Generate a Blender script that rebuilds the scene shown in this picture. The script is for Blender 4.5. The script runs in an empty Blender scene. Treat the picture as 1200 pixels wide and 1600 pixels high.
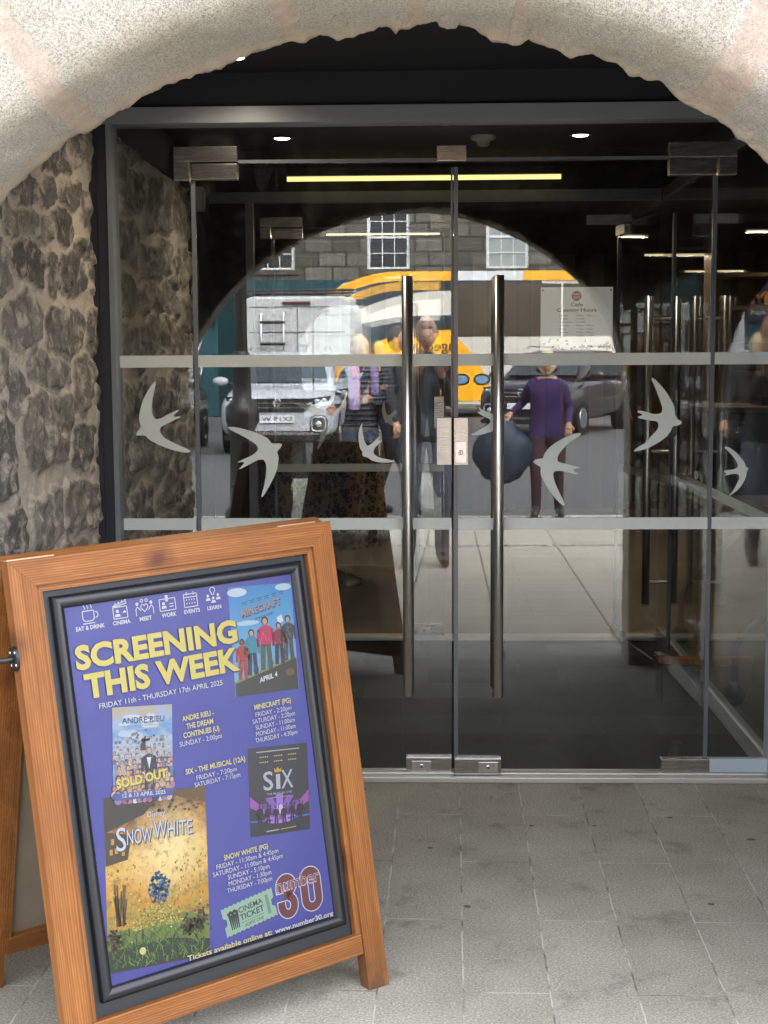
import bpy, bmesh, math, random
import numpy as np
from mathutils import Vector, Matrix, noise as mnoise

# ------------------------------------------------------------------ camera, world, sun, exposure
sc = bpy.context.scene
COL = sc.collection
cam_d = bpy.data.cameras.new('Camera'); cam = bpy.data.objects.new('Camera', cam_d); COL.objects.link(cam)
RT = Vector((0.99950112, 0.03106349, -0.00570628)); UP = Vector((0.00230924, 0.1083136, 0.99411409)); FW = Vector((-0.03149872, 0.99363133, -0.10818783))
CAM = Vector((0.0, -5.0, 1.4975))
m = Matrix.Identity(4)
for i in range(3):
    m[i][0] = RT[i]; m[i][1] = UP[i]; m[i][2] = -FW[i]; m[i][3] = CAM[i]
cam.matrix_world = m
cam_d.sensor_fit = 'VERTICAL'; cam_d.sensor_height = 36.0; cam_d.sensor_width = 27.0
cam_d.lens = 36.0 * 2250.0 / 1600.0
cam_d.clip_start = 0.01; cam_d.clip_end = 400.0
sc.camera = cam

SUN_EL, SUN_AZ = 52.0, 25.0           # azimuth measured clockwise from +Y
w = bpy.data.worlds.new("World"); sc.world = w; w.use_nodes = True
nt = w.node_tree; nt.nodes.clear()
sky = nt.nodes.new('ShaderNodeTexSky'); sky.sky_type = 'NISHITA'; sky.sun_disc = False
sky.sun_elevation = math.radians(SUN_EL); sky.sun_rotation = math.radians(SUN_AZ)
sky.dust_density = 4.0; sky.air_density = 1.0
hs = nt.nodes.new('ShaderNodeHueSaturation'); hs.inputs['Saturation'].default_value = 0.28
bg = nt.nodes.new('ShaderNodeBackground'); bg.inputs['Strength'].default_value = 0.15
wo = nt.nodes.new('ShaderNodeOutputWorld')
nt.links.new(sky.outputs[0], hs.inputs['Color']); nt.links.new(hs.outputs[0], bg.inputs['Color']); nt.links.new(bg.outputs[0], wo.inputs[0])
sun_d = bpy.data.lights.new('sun', 'SUN'); sun = bpy.data.objects.new('sun', sun_d); COL.objects.link(sun)
sun_d.energy = 0.62; sun_d.angle = math.radians(80); sun_d.color = (1.0, 0.95, 0.88)
az, el = math.radians(SUN_AZ), math.radians(SUN_EL)
sdir = Vector((math.sin(az) * math.cos(el), math.cos(az) * math.cos(el), math.sin(el)))
sun.rotation_euler = sdir.to_track_quat('Z', 'Y').to_euler(); sun.location = sdir * 30
sc.view_settings.view_transform = 'Standard'; sc.view_settings.look = 'None'
sc.view_settings.exposure = 3.6; sc.view_settings.gamma = 1.0
sc.render.engine = 'CYCLES'
sc.cycles.max_bounces = 12; sc.cycles.diffuse_bounces = 4; sc.cycles.glossy_bounces = 6
sc.cycles.transparent_max_bounces = 32; sc.cycles.use_denoising = True
sc.cycles.caustics_reflective = False; sc.cycles.caustics_refractive = False
sc.cycles.sample_clamp_indirect = 6.0; sc.cycles.use_adaptive_sampling = False

random.seed(7); rng = np.random.default_rng(7)

# ------------------------------------------------------------------ materials
def lin(c): return c / 12.92 if c <= 0.04045 else ((c + 0.055) / 1.055) ** 2.4
def hexc(h): return tuple(lin(int(h[i:i + 2], 16) / 255) for i in (0, 2, 4))
class NB:
    def __init__(s, name):
        s.m = bpy.data.materials.new(name); s.m.use_nodes = True; s.t = s.m.node_tree; s.t.nodes.clear()
        s.out = s.t.nodes.new('ShaderNodeOutputMaterial')
    def n(s, ty, inp=None, **kw):
        nd = s.t.nodes.new(ty)
        for k, v in kw.items(): setattr(nd, k, v)
        for k, v in (inp or {}).items():
            if isinstance(v, bpy.types.NodeSocket): s.t.links.new(v, nd.inputs[k])
            else: nd.inputs[k].default_value = v
        return nd
    def math(s, op, a, b=0.0, c=None, clamp=False):
        nd = s.n('ShaderNodeMath', operation=op, use_clamp=clamp)
        for i, v in enumerate((a, b) if c is None else (a, b, c)):
            if isinstance(v, bpy.types.NodeSocket): s.t.links.new(v, nd.inputs[i])
            else: nd.inputs[i].default_value = v
        return nd.outputs[0]
    def mix(s, f, a, b, blend='MIX'):
        nd = s.n('ShaderNodeMix', data_type='RGBA', blend_type=blend, clamp_factor=True)
        for k, v in ((0, f), (6, a), (7, b)):
            if isinstance(v, bpy.types.NodeSocket): s.t.links.new(v, nd.inputs[k])
            else: nd.inputs[k].default_value = v if k == 0 else (*v[:3], 1)
        return nd.outputs[2]
    def ramp(s, f, stops):
        nd = s.n('ShaderNodeValToRGB', {0: f}); cr = nd.color_ramp
        while len(cr.elements) < len(stops): cr.elements.new(0.5)
        for e, (p, c) in zip(cr.elements, stops):
            e.position = p; e.color = (*c[:3], 1) if hasattr(c, '__len__') else (c, c, c, 1)
        return nd.outputs[0]
    def coord(s, scale=(1, 1, 1), rot=(0, 0, 0), loc=(0, 0, 0), which='Object'):
        tc = s.n('ShaderNodeTexCoord')
        mp = s.n('ShaderNodeMapping', {0: tc.outputs[which], 1: loc, 2: rot, 3: scale})
        return mp.outputs[0]
    def noise(s, v, scale, detail=4, rough=0.55, dist=0.0):
        return s.n('ShaderNodeTexNoise', {'Vector': v, 'Scale': scale, 'Detail': detail, 'Roughness': rough, 'Distortion': dist}).outputs[0]
    def bump(s, h, strength=0.3, dist=0.01, nrm=None):
        i = {'Height': h, 'Strength': strength, 'Distance': dist}
        if nrm is not None: i['Normal'] = nrm
        return s.n('ShaderNodeBump', i).outputs[0]
    def bsdf(s, col, rough=0.5, metal=0.0, nrm=None, **kw):
        i = {}
        p = s.n('ShaderNodeBsdfPrincipled')
        for k, v in dict({'Base Color': col, 'Roughness': rough, 'Metallic': metal}, **kw).items():
            if isinstance(v, bpy.types.NodeSocket): s.t.links.new(v, p.inputs[k])
            else: p.inputs[k].default_value = (*v[:3], 1) if hasattr(v, '__len__') else v
        if nrm is not None: s.t.links.new(nrm, p.inputs['Normal'])
        return p.outputs[0]
    def done(s, sh): s.t.links.new(sh, s.out.inputs[0]); return s.m

_cache = {}
def plain(name, col, rough=0.5, metal=0.0, var=0.12, scale=9.0, bump=0.0, coat=0.0):
    """Base colour with a soft procedural mottling."""
    key = (name,)
    if key in _cache: return _cache[key]
    if isinstance(col, str): col = hexc(col)
    b = NB(name); v = b.coord()
    f = b.noise(v, scale, 5)
    c = b.mix(b.ramp(f, [(0.3, 0.0), (0.7, 1.0)]), [x * (1 - var) for x in col], [min(1, x * (1 + var)) for x in col])
    nr = b.bump(b.noise(v, scale * 6, 3), bump, 0.004) if bump else None
    _cache[key] = b.done(b.bsdf(c, rough, metal, nr, **({'Coat Weight': coat, 'Coat Roughness': 0.08} if coat else {})))
    return _cache[key]
def ink(h):
    """Printed ink on a glossy poster sheet."""
    return plain('ink_' + h, [x * 0.33 for x in hexc(h)], 0.42, 0, 0.03, 14)
def ink2(h): return plain('print_' + h, h, 0.5, 0, 0.03, 14)
def emit(name, col, st):
    b = NB(name); e = b.n('ShaderNodeEmission', {'Color': (*col, 1), 'Strength': st}); return b.done(e.outputs[0])

def glass_mat(name, r0, tint):
    b = NB(name)
    lw = b.n('ShaderNodeLayerWeight', {'Blend': 0.5})
    f = b.math('ADD', b.math('MULTIPLY', b.math('POWER', lw.outputs['Facing'], 5.0), 1 - r0), r0, clamp=True)
    tr = b.n('ShaderNodeBsdfTransparent', {'Color': (*tint, 1)}); gl = b.n('ShaderNodeBsdfGlossy', {'Roughness': 0.0, 'Color': (0.97, 0.985, 0.98, 1)})
    mx = b.n('ShaderNodeMixShader', {0: f, 1: tr.outputs[0], 2: gl.outputs[0]})
    v = b.coord(); sm = b.math('MULTIPLY', b.ramp(b.noise(b.coord((1.0, 1.0, 0.35), (0, 0.5, 0)), 9, 6, 0.7, 1.2), [(0.5, 0.0), (0.8, 1.0)]), 0.03)
    dirt = b.n('ShaderNodeBsdfDiffuse', {'Color': (0.5, 0.5, 0.48, 1)})
    return b.done(b.n('ShaderNodeMixShader', {0: b.math('ADD', sm, 0.0005), 1: mx.outputs[0], 2: dirt.outputs[0]}).outputs[0])
GLASS = glass_mat('clear_glass', 0.072, (0.95, 0.965, 0.96))
GLASS2 = glass_mat('window_glass', 0.09, (0.55, 0.6, 0.62))
def frost():
    b = NB('frosted_film'); v = b.coord()
    c = b.mix(b.noise(v, 60, 4), (0.70, 0.73, 0.68), (0.80, 0.83, 0.78))
    d = b.bsdf(c, 0.55); t = b.n('ShaderNodeBsdfTransparent', {'Color': (0.95, 0.97, 0.95, 1)})
    return b.done(b.n('ShaderNodeMixShader', {0: 0.68, 1: t.outputs[0], 2: d}).outputs[0])
FROST = frost()
def steel(name, col=(0.60, 0.58, 0.55), rough=0.3, sx=(900, 900, 6)):
    b = NB(name); v = b.coord(sx)
    f = b.noise(v, 1.0, 3)
    blot = b.noise(b.coord(), 30, 5)
    c = b.mix(f, [x * 0.86 for x in col], [min(1, x * 1.1) for x in col]); c = b.mix(b.ramp(blot, [(0.55, 0.0), (0.75, 0.35)]), c, [x * 0.6 for x in col])
    return b.done(b.bsdf(c, b.math('MULTIPLY_ADD', f, 0.14, rough - 0.05), 1.0, b.bump(f, 0.05, 0.001)))
STEEL = steel('brushed_steel', rough=0.27); STEEL_H = steel('brushed_steel_plate', (0.42, 0.40, 0.375), 0.24, (10, 900, 900))
ALU = steel('worn_aluminium', (0.55, 0.53, 0.485), 0.5, (8, 300, 300)); CHROME = plain('chrome', (0.75, 0.75, 0.76), 0.12, 1.0)
NAVY = plain('navy_black_paint', '22242c', 0.45, 0, 0.06, 5); NAVY2 = plain('navy_ceiling_paint', '15161b', 0.75, 0, 0.06, 3)
GREYP = plain('grey_powder_coat', '75787c', 0.4, 0, 0.05, 6); GREYL = plain('light_grey_trim', '75797e', 0.4, 0, 0.05, 6); WHITEP = plain('white_painted_metal', 'aeb8c0', 0.35, 0, 0.05, 8)
BLACK = plain('black_plastic', '141518', 0.35, 0, 0.1, 8); RUBBER = plain('black_rubber', '0d0d0e', 0.8, 0, 0.1, 12)
EDGE = plain('polished_glass_edge', '5c6066', 0.25, 0, 0.06, 8)

# ------------------------------------------------------------------ geometry collector
ROOTM = {}
def total(o): return ROOTM.get(o.name, Matrix.Identity(4))
class G:
    def __init__(s, T=None): s.v = []; s.f = []; s.m = []; s.sm = []; s.T = T or Matrix.Identity(4)
    def add(s, vs, fs, mat, smooth=False):
        b = len(s.v); s.v += [tuple(s.T @ Vector(p)) for p in vs]
        for f in fs: s.f.append([b + i for i in f]); s.m.append(mat); s.sm.append(smooth)
    def box(s, x0, x1, y0, y1, z0, z1, mat):
        vs = [(x, y, z) for x in (x0, x1) for y in (y0, y1) for z in (z0, z1)]
        s.add(vs, [(0, 1, 3, 2), (4, 6, 7, 5), (0, 4, 5, 1), (2, 3, 7, 6), (0, 2, 6, 4), (1, 5, 7, 3)], mat)
    def prism(s, poly, a, b, mat, ax='y', smooth=False):
        def mp(p, w):
            return {'y': (p[0], w, p[1]), 'x': (w, p[0], p[1]), 'z': (p[0], p[1], w)}[ax]
        n = len(poly); vs = [mp(p, a) for p in poly] + [mp(p, b) for p in poly]
        s.add(vs, [list(range(n)), list(range(2 * n - 1, n - 1, -1))], mat)
        s.add(vs, [(i, (i + 1) % n, n + (i + 1) % n, n + i) for i in range(n)], mat, smooth)
    def flat(s, poly, z, mat):
        s.add([(p[0], p[1], z) for p in poly], [list(range(len(poly)))], mat)
    def tube(s, pts, r, mat, n=12, caps=True, smooth=True, sq=None):
        pts = [Vector(p) for p in pts]; rr = r if hasattr(r, '__len__') else [r] * len(pts)
        vs = []; prev = None
        for i, p in enumerate(pts):
            d = (pts[min(i + 1, len(pts) - 1)] - pts[max(i - 1, 0)]).normalized()
            a = prev if prev is not None else (Vector((0, 0, 1)) if abs(d.z) < 0.9 else Vector((1, 0, 0)))
            u = (a - d * a.dot(d)).normalized(); q = d.cross(u); prev = u
            for k in range(n):
                t = 2 * math.pi * k / n; vs.append(p + (u * math.cos(t) + q * math.sin(t)) * rr[i])
        fs = [(i * n + k, i * n + (k + 1) % n, (i + 1) * n + (k + 1) % n, (i + 1) * n + k) for i in range(len(pts) - 1) for k in range(n)]
        s.add(vs, fs, mat, smooth)
        if caps: s.add(vs, [list(range(n))[::-1], [(len(pts) - 1) * n + k for k in range(n)]], mat)
    def lathe(s, prof, cx, cy, mat, n=24, smooth=True, cz=0.0):
        vs = []
        for r, z in prof:
            for k in range(n):
                t = 2 * math.pi * k / n; vs.append((cx + r * math.cos(t), cy + r * math.sin(t), cz + z))
        L = len(prof)
        s.add(vs, [(i * n + k, i * n + (k + 1) % n, (i + 1) * n + (k + 1) % n, (i + 1) * n + k) for i in range(L - 1) for k in range(n)], mat, smooth)
        s.add(vs, [list(range(n))[::-1], [(L - 1) * n + k for k in range(n)]], mat)
    def loft(s, rings, mat, smooth=True, caps=True):
        n = len(rings[0]); vs = [p for r in rings for p in r]
        s.add(vs, [(i * n + k, i * n + (k + 1) % n, (i + 1) * n + (k + 1) % n, (i + 1) * n + k) for i in range(len(rings) - 1) for k in range(n)], mat, smooth)
        if caps: s.add(vs, [list(range(n))[::-1], [(len(rings) - 1) * n + k for k in range(n)]], mat)
    def ball(s, c, r, mat, nu=14, nv=9, fn=None):
        r = r if hasattr(r, '__len__') else (r, r, r); vs = []
        for j in range(nv + 1):
            ph = math.pi * j / nv
            for i in range(nu):
                th = 2 * math.pi * i / nu
                p = Vector((math.sin(ph) * math.cos(th), math.sin(ph) * math.sin(th), math.cos(ph)))
                if fn: p = fn(p)
                vs.append((c[0] + p.x * r[0], c[1] + p.y * r[1], c[2] + p.z * r[2]))
        s.add(vs, [(j * nu + i, (j + 1) * nu + i, (j + 1) * nu + (i + 1) % nu, j * nu + (i + 1) % nu) for j in range(nv) for i in range(nu)], mat, True)
    def grid(s, P, mat, smooth=True):
        """P: array [a][b] of points"""
        a, b = len(P), len(P[0]); vs = [tuple(p) for r in P for p in r]
        s.add(vs, [(i * b + j, i * b + j + 1, (i + 1) * b + j + 1, (i + 1) * b + j) for i in range(a - 1) for j in range(b - 1)], mat, smooth)
    def build(s, name, parent=None, bevel=0.0, origin=None, seg=2):
        me = bpy.data.meshes.new(name)
        if parent is not None: M = total(parent).inverted()
        elif origin is not None: M = Matrix.Translation(-Vector(origin))
        else: M = Matrix.Identity(4)
        me.from_pydata([tuple(M @ Vector(p)) for p in s.v], [], s.f)
        mats = []; idx = {}
        for mt in s.m:
            if mt.name not in idx: idx[mt.name] = len(mats); mats.append(mt)
        for mt in mats: me.materials.append(mt)
        me.polygons.foreach_set('material_index', [idx[mt.name] for mt in s.m])
        me.polygons.foreach_set('use_smooth', s.sm)
        me.validate(); me.update()
        o = bpy.data.objects.new(name, me); COL.objects.link(o)
        if parent is not None: o.parent = parent; ROOTM[o.name] = total(parent)
        elif origin is not None: o.location = origin; ROOTM[o.name] = Matrix.Translation(Vector(origin))
        if bevel:
            md = o.modifiers.new('bevel', 'BEVEL'); md.width = bevel; md.segments = seg; md.limit_method = 'ANGLE'; md.angle_limit = math.radians(40)
        return o
def fixn(o):
    bm = bmesh.new(); bm.from_mesh(o.data); bmesh.ops.recalc_face_normals(bm, faces=bm.faces); bm.to_mesh(o.data); bm.free(); return o
def tag(o, label, cat, group=None):
    o['label'] = label; o['category'] = cat
    if group: o['group'] = group
    return o
def thing(name, label, cat, loc=(0, 0, 0), M=None, group=None):
    o = bpy.data.objects.new(name, None); COL.objects.link(o); o.empty_display_size = 0.1
    mm = M if M is not None else Matrix.Translation(Vector(loc))
    o.matrix_basis = mm; ROOTM[o.name] = mm.copy()
    return tag(o, label, cat, group)
def struct(o): o['kind'] = 'structure'; return o
def copy_tree(o, M):
    """Copy a thing and its parts; M is applied on the left of its placement."""
    kids = {}
    for c in bpy.data.objects:
        if c.parent is not None: kids.setdefault(c.parent.name, []).append(c)
    def rec(src, par):
        c = src.copy(); COL.objects.link(c)
        if par is not None: c.parent = par
        for k in kids.get(src.name, []): rec(k, c)
        return c
    r = rec(o, None); r.matrix_basis = M @ o.matrix_basis
    return r

_tc = {}
def text2d(body, size=1.0, bold=0.0, xs=1.0, align='LEFT', sp=1.0):
    """Text outline as flat polygons: (verts2d, faces)."""
    key = (body, bold, align, sp)
    if key not in _tc:
        cu = bpy.data.curves.new('txt', 'FONT'); cu.body = body; cu.size = 1.0; cu.offset = bold; cu.align_x = align
        cu.space_character = sp; cu.resolution_u = 3; cu.fill_mode = 'FRONT'
        ob = bpy.data.objects.new('txt', cu); COL.objects.link(ob)
        dg = bpy.context.evaluated_depsgraph_get(); dg.update()
        me = ob.evaluated_get(dg).to_mesh()
        _tc[key] = ([(v.co.x, v.co.y) for v in me.vertices], [list(p.vertices) for p in me.polygons])
        ob.evaluated_get(dg).to_mesh_clear(); bpy.data.objects.remove(ob); bpy.data.curves.remove(cu)
    vs, fs = _tc[key]
    return [(x * size * xs, y * size) for x, y in vs], fs
def text_fit(body, x0, x1, y, h, bold=0.0, sp=1.0):
    """Text scaled to span x0..x1, cap height h, baseline y."""
    vs, fs = text2d(body, 1.0, bold, 1.0, 'LEFT', sp)
    if not vs: return [], []
    a = min(v[0] for v in vs); b = max(v[0] for v in vs)
    sy = h / 0.70
    return [(x0 + (vx - a) / (b - a) * (x1 - x0), y + vy * sy) for vx, vy in vs], fs
def put_text(g, vf, fn, mat):
    vs, fs = vf
    if vs: g.add([fn(x, y) for x, y in vs], fs, mat)

# ------------------------------------------------------------------ setting: ground, ceiling, floors
def paving_mat(name, c1, c2, cj, bw, rh, phase, rot, spots=0.5, speck=0.35, jw=0.0055, rough=0.75):
    b = NB(name)
    tc = b.n('ShaderNodeTexCoord'); mp = b.n('ShaderNodeMapping', {0: tc.outputs['Object'], 1: (phase[0], phase[1], 0), 2: (0, 0, rot), 3: (1, 1, 1)}, vector_type='POINT')
    wob = b.n('ShaderNodeTexNoise', {'Vector': tc.outputs['Object'], 'Scale': 26.0, 'Detail': 3.0}).outputs['Color']
    wv = b.n('ShaderNodeVectorMath', {0: wob, 1: (0.5, 0.5, 0.5)}, operation='SUBTRACT').outputs[0]
    wv = b.n('ShaderNodeVectorMath', {0: wv, 'Scale': 0.006}, operation='SCALE').outputs[0]
    v2 = b.n('ShaderNodeVectorMath', {0: mp.outputs[0], 1: wv}, operation='ADD').outputs[0]
    br = b.n('ShaderNodeTexBrick', {'Vector': v2, 'Scale': 1.0, 'Mortar Size': jw / 2, 'Mortar Smooth': 0.4, 'Bias': 0.0, 'Brick Width': bw, 'Row Height': rh,
                                   'Color1': (0.455, 0.455, 0.455, 1), 'Color2': (0.54, 0.54, 0.54, 1), 'Mortar': (0.5, 0.5, 0.5, 1)}, offset=0.5, offset_frequency=2)
    jm = br.outputs['Fac']; v = tc.outputs['Object']
    c = b.mix(b.ramp(b.noise(v, 3.5, 6, 0.6), [(0.3, 0.0), (0.7, 1.0)]), c1, c2)
    c = b.mix(0.5, c, b.n('ShaderNodeMixRGB', {0: 1.0, 1: br.outputs['Color'], 2: c}, blend_type='OVERLAY').outputs[0])
    sp = b.noise(v, 170, 3, 0.75)
    c = b.mix(b.ramp(sp, [(0.40, speck * 1.6), (0.53, 0.0)]), c, [x * 0.42 for x in c1])
    c = b.mix(b.ramp(sp, [(0.55, 0.0), (0.68, speck * 1.3)]), c, [min(1, x * 2.1) for x in c2])
    st = b.ramp(b.noise(v, 5.0, 7, 0.7), [(0.56, 0.0), (0.66, 1.0)])
    c = b.mix(b.math('MULTIPLY', st, 0.30 * spots), c, [x * 0.35 for x in c1])
    vo = b.n('ShaderNodeTexVoronoi', {'Vector': b.n('ShaderNodeVectorMath', {0: v, 1: b.n('ShaderNodeVectorMath', {0: wv, 'Scale': 4.0}, operation='SCALE').outputs[0]}, operation='ADD').outputs[0], 'Scale': 9.0, 'Randomness': 1.0})
    rs = b.n('ShaderNodeSeparateColor', {0: vo.outputs['Color']})
    rad = b.math('MULTIPLY', b.math('MAXIMUM', b.math('SUBTRACT', rs.outputs[0], 0.30), 0.0), 0.15)
    blob = b.math('GREATER_THAN', rad, vo.outputs['Distance'])
    c = b.mix(b.math('MULTIPLY', blob, 0.62 * spots), c, [x * 0.28 for x in c1])
    lt = b.n('ShaderNodeTexVoronoi', {'Vector': v, 'Scale': 3.1, 'Randomness': 1.0}); ls = b.n('ShaderNodeSeparateColor', {0: lt.outputs['Color']})
    lb = b.math('GREATER_THAN', b.math('MULTIPLY', b.math('MAXIMUM', b.math('SUBTRACT', ls.outputs[1], 0.7), 0.0), 0.11), lt.outputs['Distance'])
    c = b.mix(b.math('MULTIPLY', lb, 0.5), c, [min(1, x * 2.4) for x in c2])
    jn = b.ramp(b.noise(v, 9, 4), [(0.36, 0.1), (0.56, 1.0)])
    c = b.mix(b.math('MULTIPLY', jm, 0.9), c, [x * 0.35 for x in c1])
    c = b.mix(b.math('MULTIPLY', jm, jn), c, cj)
    h = b.math('ADD', b.math('MULTIPLY', jm, -1.2), b.math('MULTIPLY', sp, 0.35))
    return b.done(b.bsdf(c, b.math('MULTIPLY_ADD', b.noise(v, 14, 4), 0.2, rough - 0.1), 0, b.bump(h, 0.5, 0.003), **{'Specular IOR Level': 0.12}))
PAVE = paving_mat('granite_setts', (0.285, 0.265, 0.218), (0.385, 0.362, 0.302), (0.47, 0.45, 0.395), 0.885, 0.205, (0.035, 0.1, 0), math.radians(90.9), 1.35, 0.30, 0.0056)
SLAB = paving_mat('sandstone_slabs', (0.34, 0.32, 0.275), (0.42, 0.40, 0.35), (0.12, 0.11, 0.10), 0.9, 0.62, (0.2, 0.25, 0), math.radians(88.0), 0.5, 0.2, 0.012)
def asphalt():
    b = NB('asphalt'); v = b.coord(); n1 = b.noise(v, 60, 5, 0.7)
    c = b.mix(n1, (0.03, 0.031, 0.034), (0.125, 0.126, 0.127)); c = b.mix(b.ramp(b.noise(v, 0.8, 4), [(0.4, 0.0), (0.7, 0.4)]), c, (0.07, 0.07, 0.075))
    return b.done(b.bsdf(c, 0.85, 0, b.bump(n1, 0.5, 0.01)))
ASPH = asphalt()
KERB = plain('kerb_granite', (0.33, 0.32, 0.30), 0.8, 0, 0.2, 40, 0.2)
DARKFLOOR = paving_mat('dark_lobby_tiles', (0.004, 0.0042, 0.0046), (0.006, 0.0062, 0.0066), (0.006, 0.006, 0.006), 0.6, 0.3, (0, 0, 0), 0.0, 0.3, 0.2, 0.004, 0.9)

g = G(); g.box(-6, 6, -2.02, 0.06, -0.25, 0.0, PAVE); struct(g.build('passage_paving'))
g = G(); g.box(-30, 30, -8.30, -2.02, -0.25, -0.004, SLAB); struct(g.build('pavement'))
g = G(); g.box(-30, 30, -8.45, -8.30, -0.25, 0.0, KERB); struct(g.build('kerb', bevel=0.015))
g = G(); P_ = []
for y, z in ((-8.45, -0.11), (-11, -0.07), (-16, 0.0), (-24, 0.03), (-34.6, 0.03)): P_.append([(-60, y, z), (60, y, z)])
g.grid(P_, ASPH, False); struct(g.build('road'))
g = G(); g.box(-40, 40, -36.2, -34.6, -0.2, 0.14, SLAB); struct(g.build('far_pavement'))
g = G(); g.box(-200, 200, -200, 200, -1.2, -1.0, ASPH); struct(g.build('ground'))
g = G(); g.box(-1.15, 1.2, 0.06, 2.56, -0.2, 0.0, DARKFLOOR); struct(g.build('lobby_floor'))
WOODFLOOR = None
def planks(name, c1, c2, rough=0.45, rot=0.0):
    b = NB(name); v = b.coord((1, 1, 1), (0, 0, rot))
    br = b.n('ShaderNodeTexBrick', {'Vector': v, 'Scale': 1.0, 'Mortar Size': 0.002, 'Brick Width': 1.2, 'Row Height': 0.14, 'Color1': (*c1, 1), 'Color2': (*c2, 1), 'Mortar': (*[x * 0.3 for x in c1], 1)})
    gr = b.noise(b.coord((2, 40, 40), (0, 0, rot)), 1.0, 4)
    return b.done(b.bsdf(b.mix(b.math('MULTIPLY', gr, 0.5), br.outputs[0], [x * 0.5 for x in c1]), rough))
CAFEFLOOR = planks('pale_floor_boards', (0.20, 0.155, 0.11), (0.26, 0.20, 0.15), 0.5)
WOODWALL = planks('brown_wood_panelling', (0.085, 0.045, 0.022), (0.11, 0.06, 0.03), 0.5, math.radians(90))
WOODWALL2 = plain('brown_stained_board', (0.10, 0.052, 0.026), 0.5, 0, 0.3, 3)
g = G(); g.box(1.2, 7, -1.55, 9, -0.2, 0.0, CAFEFLOOR); struct(g.build('cafe_floor'))
g = G(); g.box(-4, 1.2, 2.56, 9, -0.2, 0.0, CAFEFLOOR); struct(g.build('foyer_floor'))
g = G(); g.box(-4.2, 7.2, -1.86, 9.2, 2.45, 2.6, NAVY2); struct(g.build('ceiling'))

# ------------------------------------------------------------------ granite arch
ACX, ACZ, AR = -0.0554, 0.9501, 1.2265
JAG = [(-90, 0), (-60, 3), (-44.9, 4), (-42.1, 4), (-39.4, 6), (-36.4, 7), (-34.4, 12), (-33.7, 5), (-32.3, 1), (-30.0, -1), (-28.2, -1), (-26.0, -3), (-23.5, -3), (-21.5, -6), (-19.5, -8), (-17.4, -8), (-15.7, -8), (-14.4, -8), (-12.7, -7), (-11.4, -4), (-9.6, -9), (-8.8, -5), (-8.1, 0), (-7.2, -5), (-6.3, -14), (-5.3, -9), (-4.3, -2), (-2.7, 1), (-2.2, 8), (-1.3, 9), (-0.8, -1), (-0.5, -11), (-0.3, 0), (1.4, 8), (2.6, 13), (3.5, 13), (3.6, 4), (4.5, -2), (5.3, 3), (5.5, 14), (6.7, 12), (8.0, 1), (9.7, -7), (11.0, -12), (11.9, -7), (12.5, 6), (13.8, 2), (15.5, -5), (16.9, -9), (18.0, 1), (18.8, 12), (20.2, 9), (21.2, 11), (22.8, -1), (24.2, 4), (25.7, 7), (27.2, 4), (28.4, -2), (30.2, -2), (32.0, 0), (33.4, 2), (35.2, -3), (37.3, -8), (39.5, -12), (45, -4), (60, 3), (90, 0)]
JOINTS = [(-32.5, 0.028), (-10.5, 0.022), (1.4, 0.016), (11.2, 0.015), (30.6, 0.040), (-56, 0.03), (56, 0.03), (-78, 0.03), (78, 0.03)]
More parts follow.
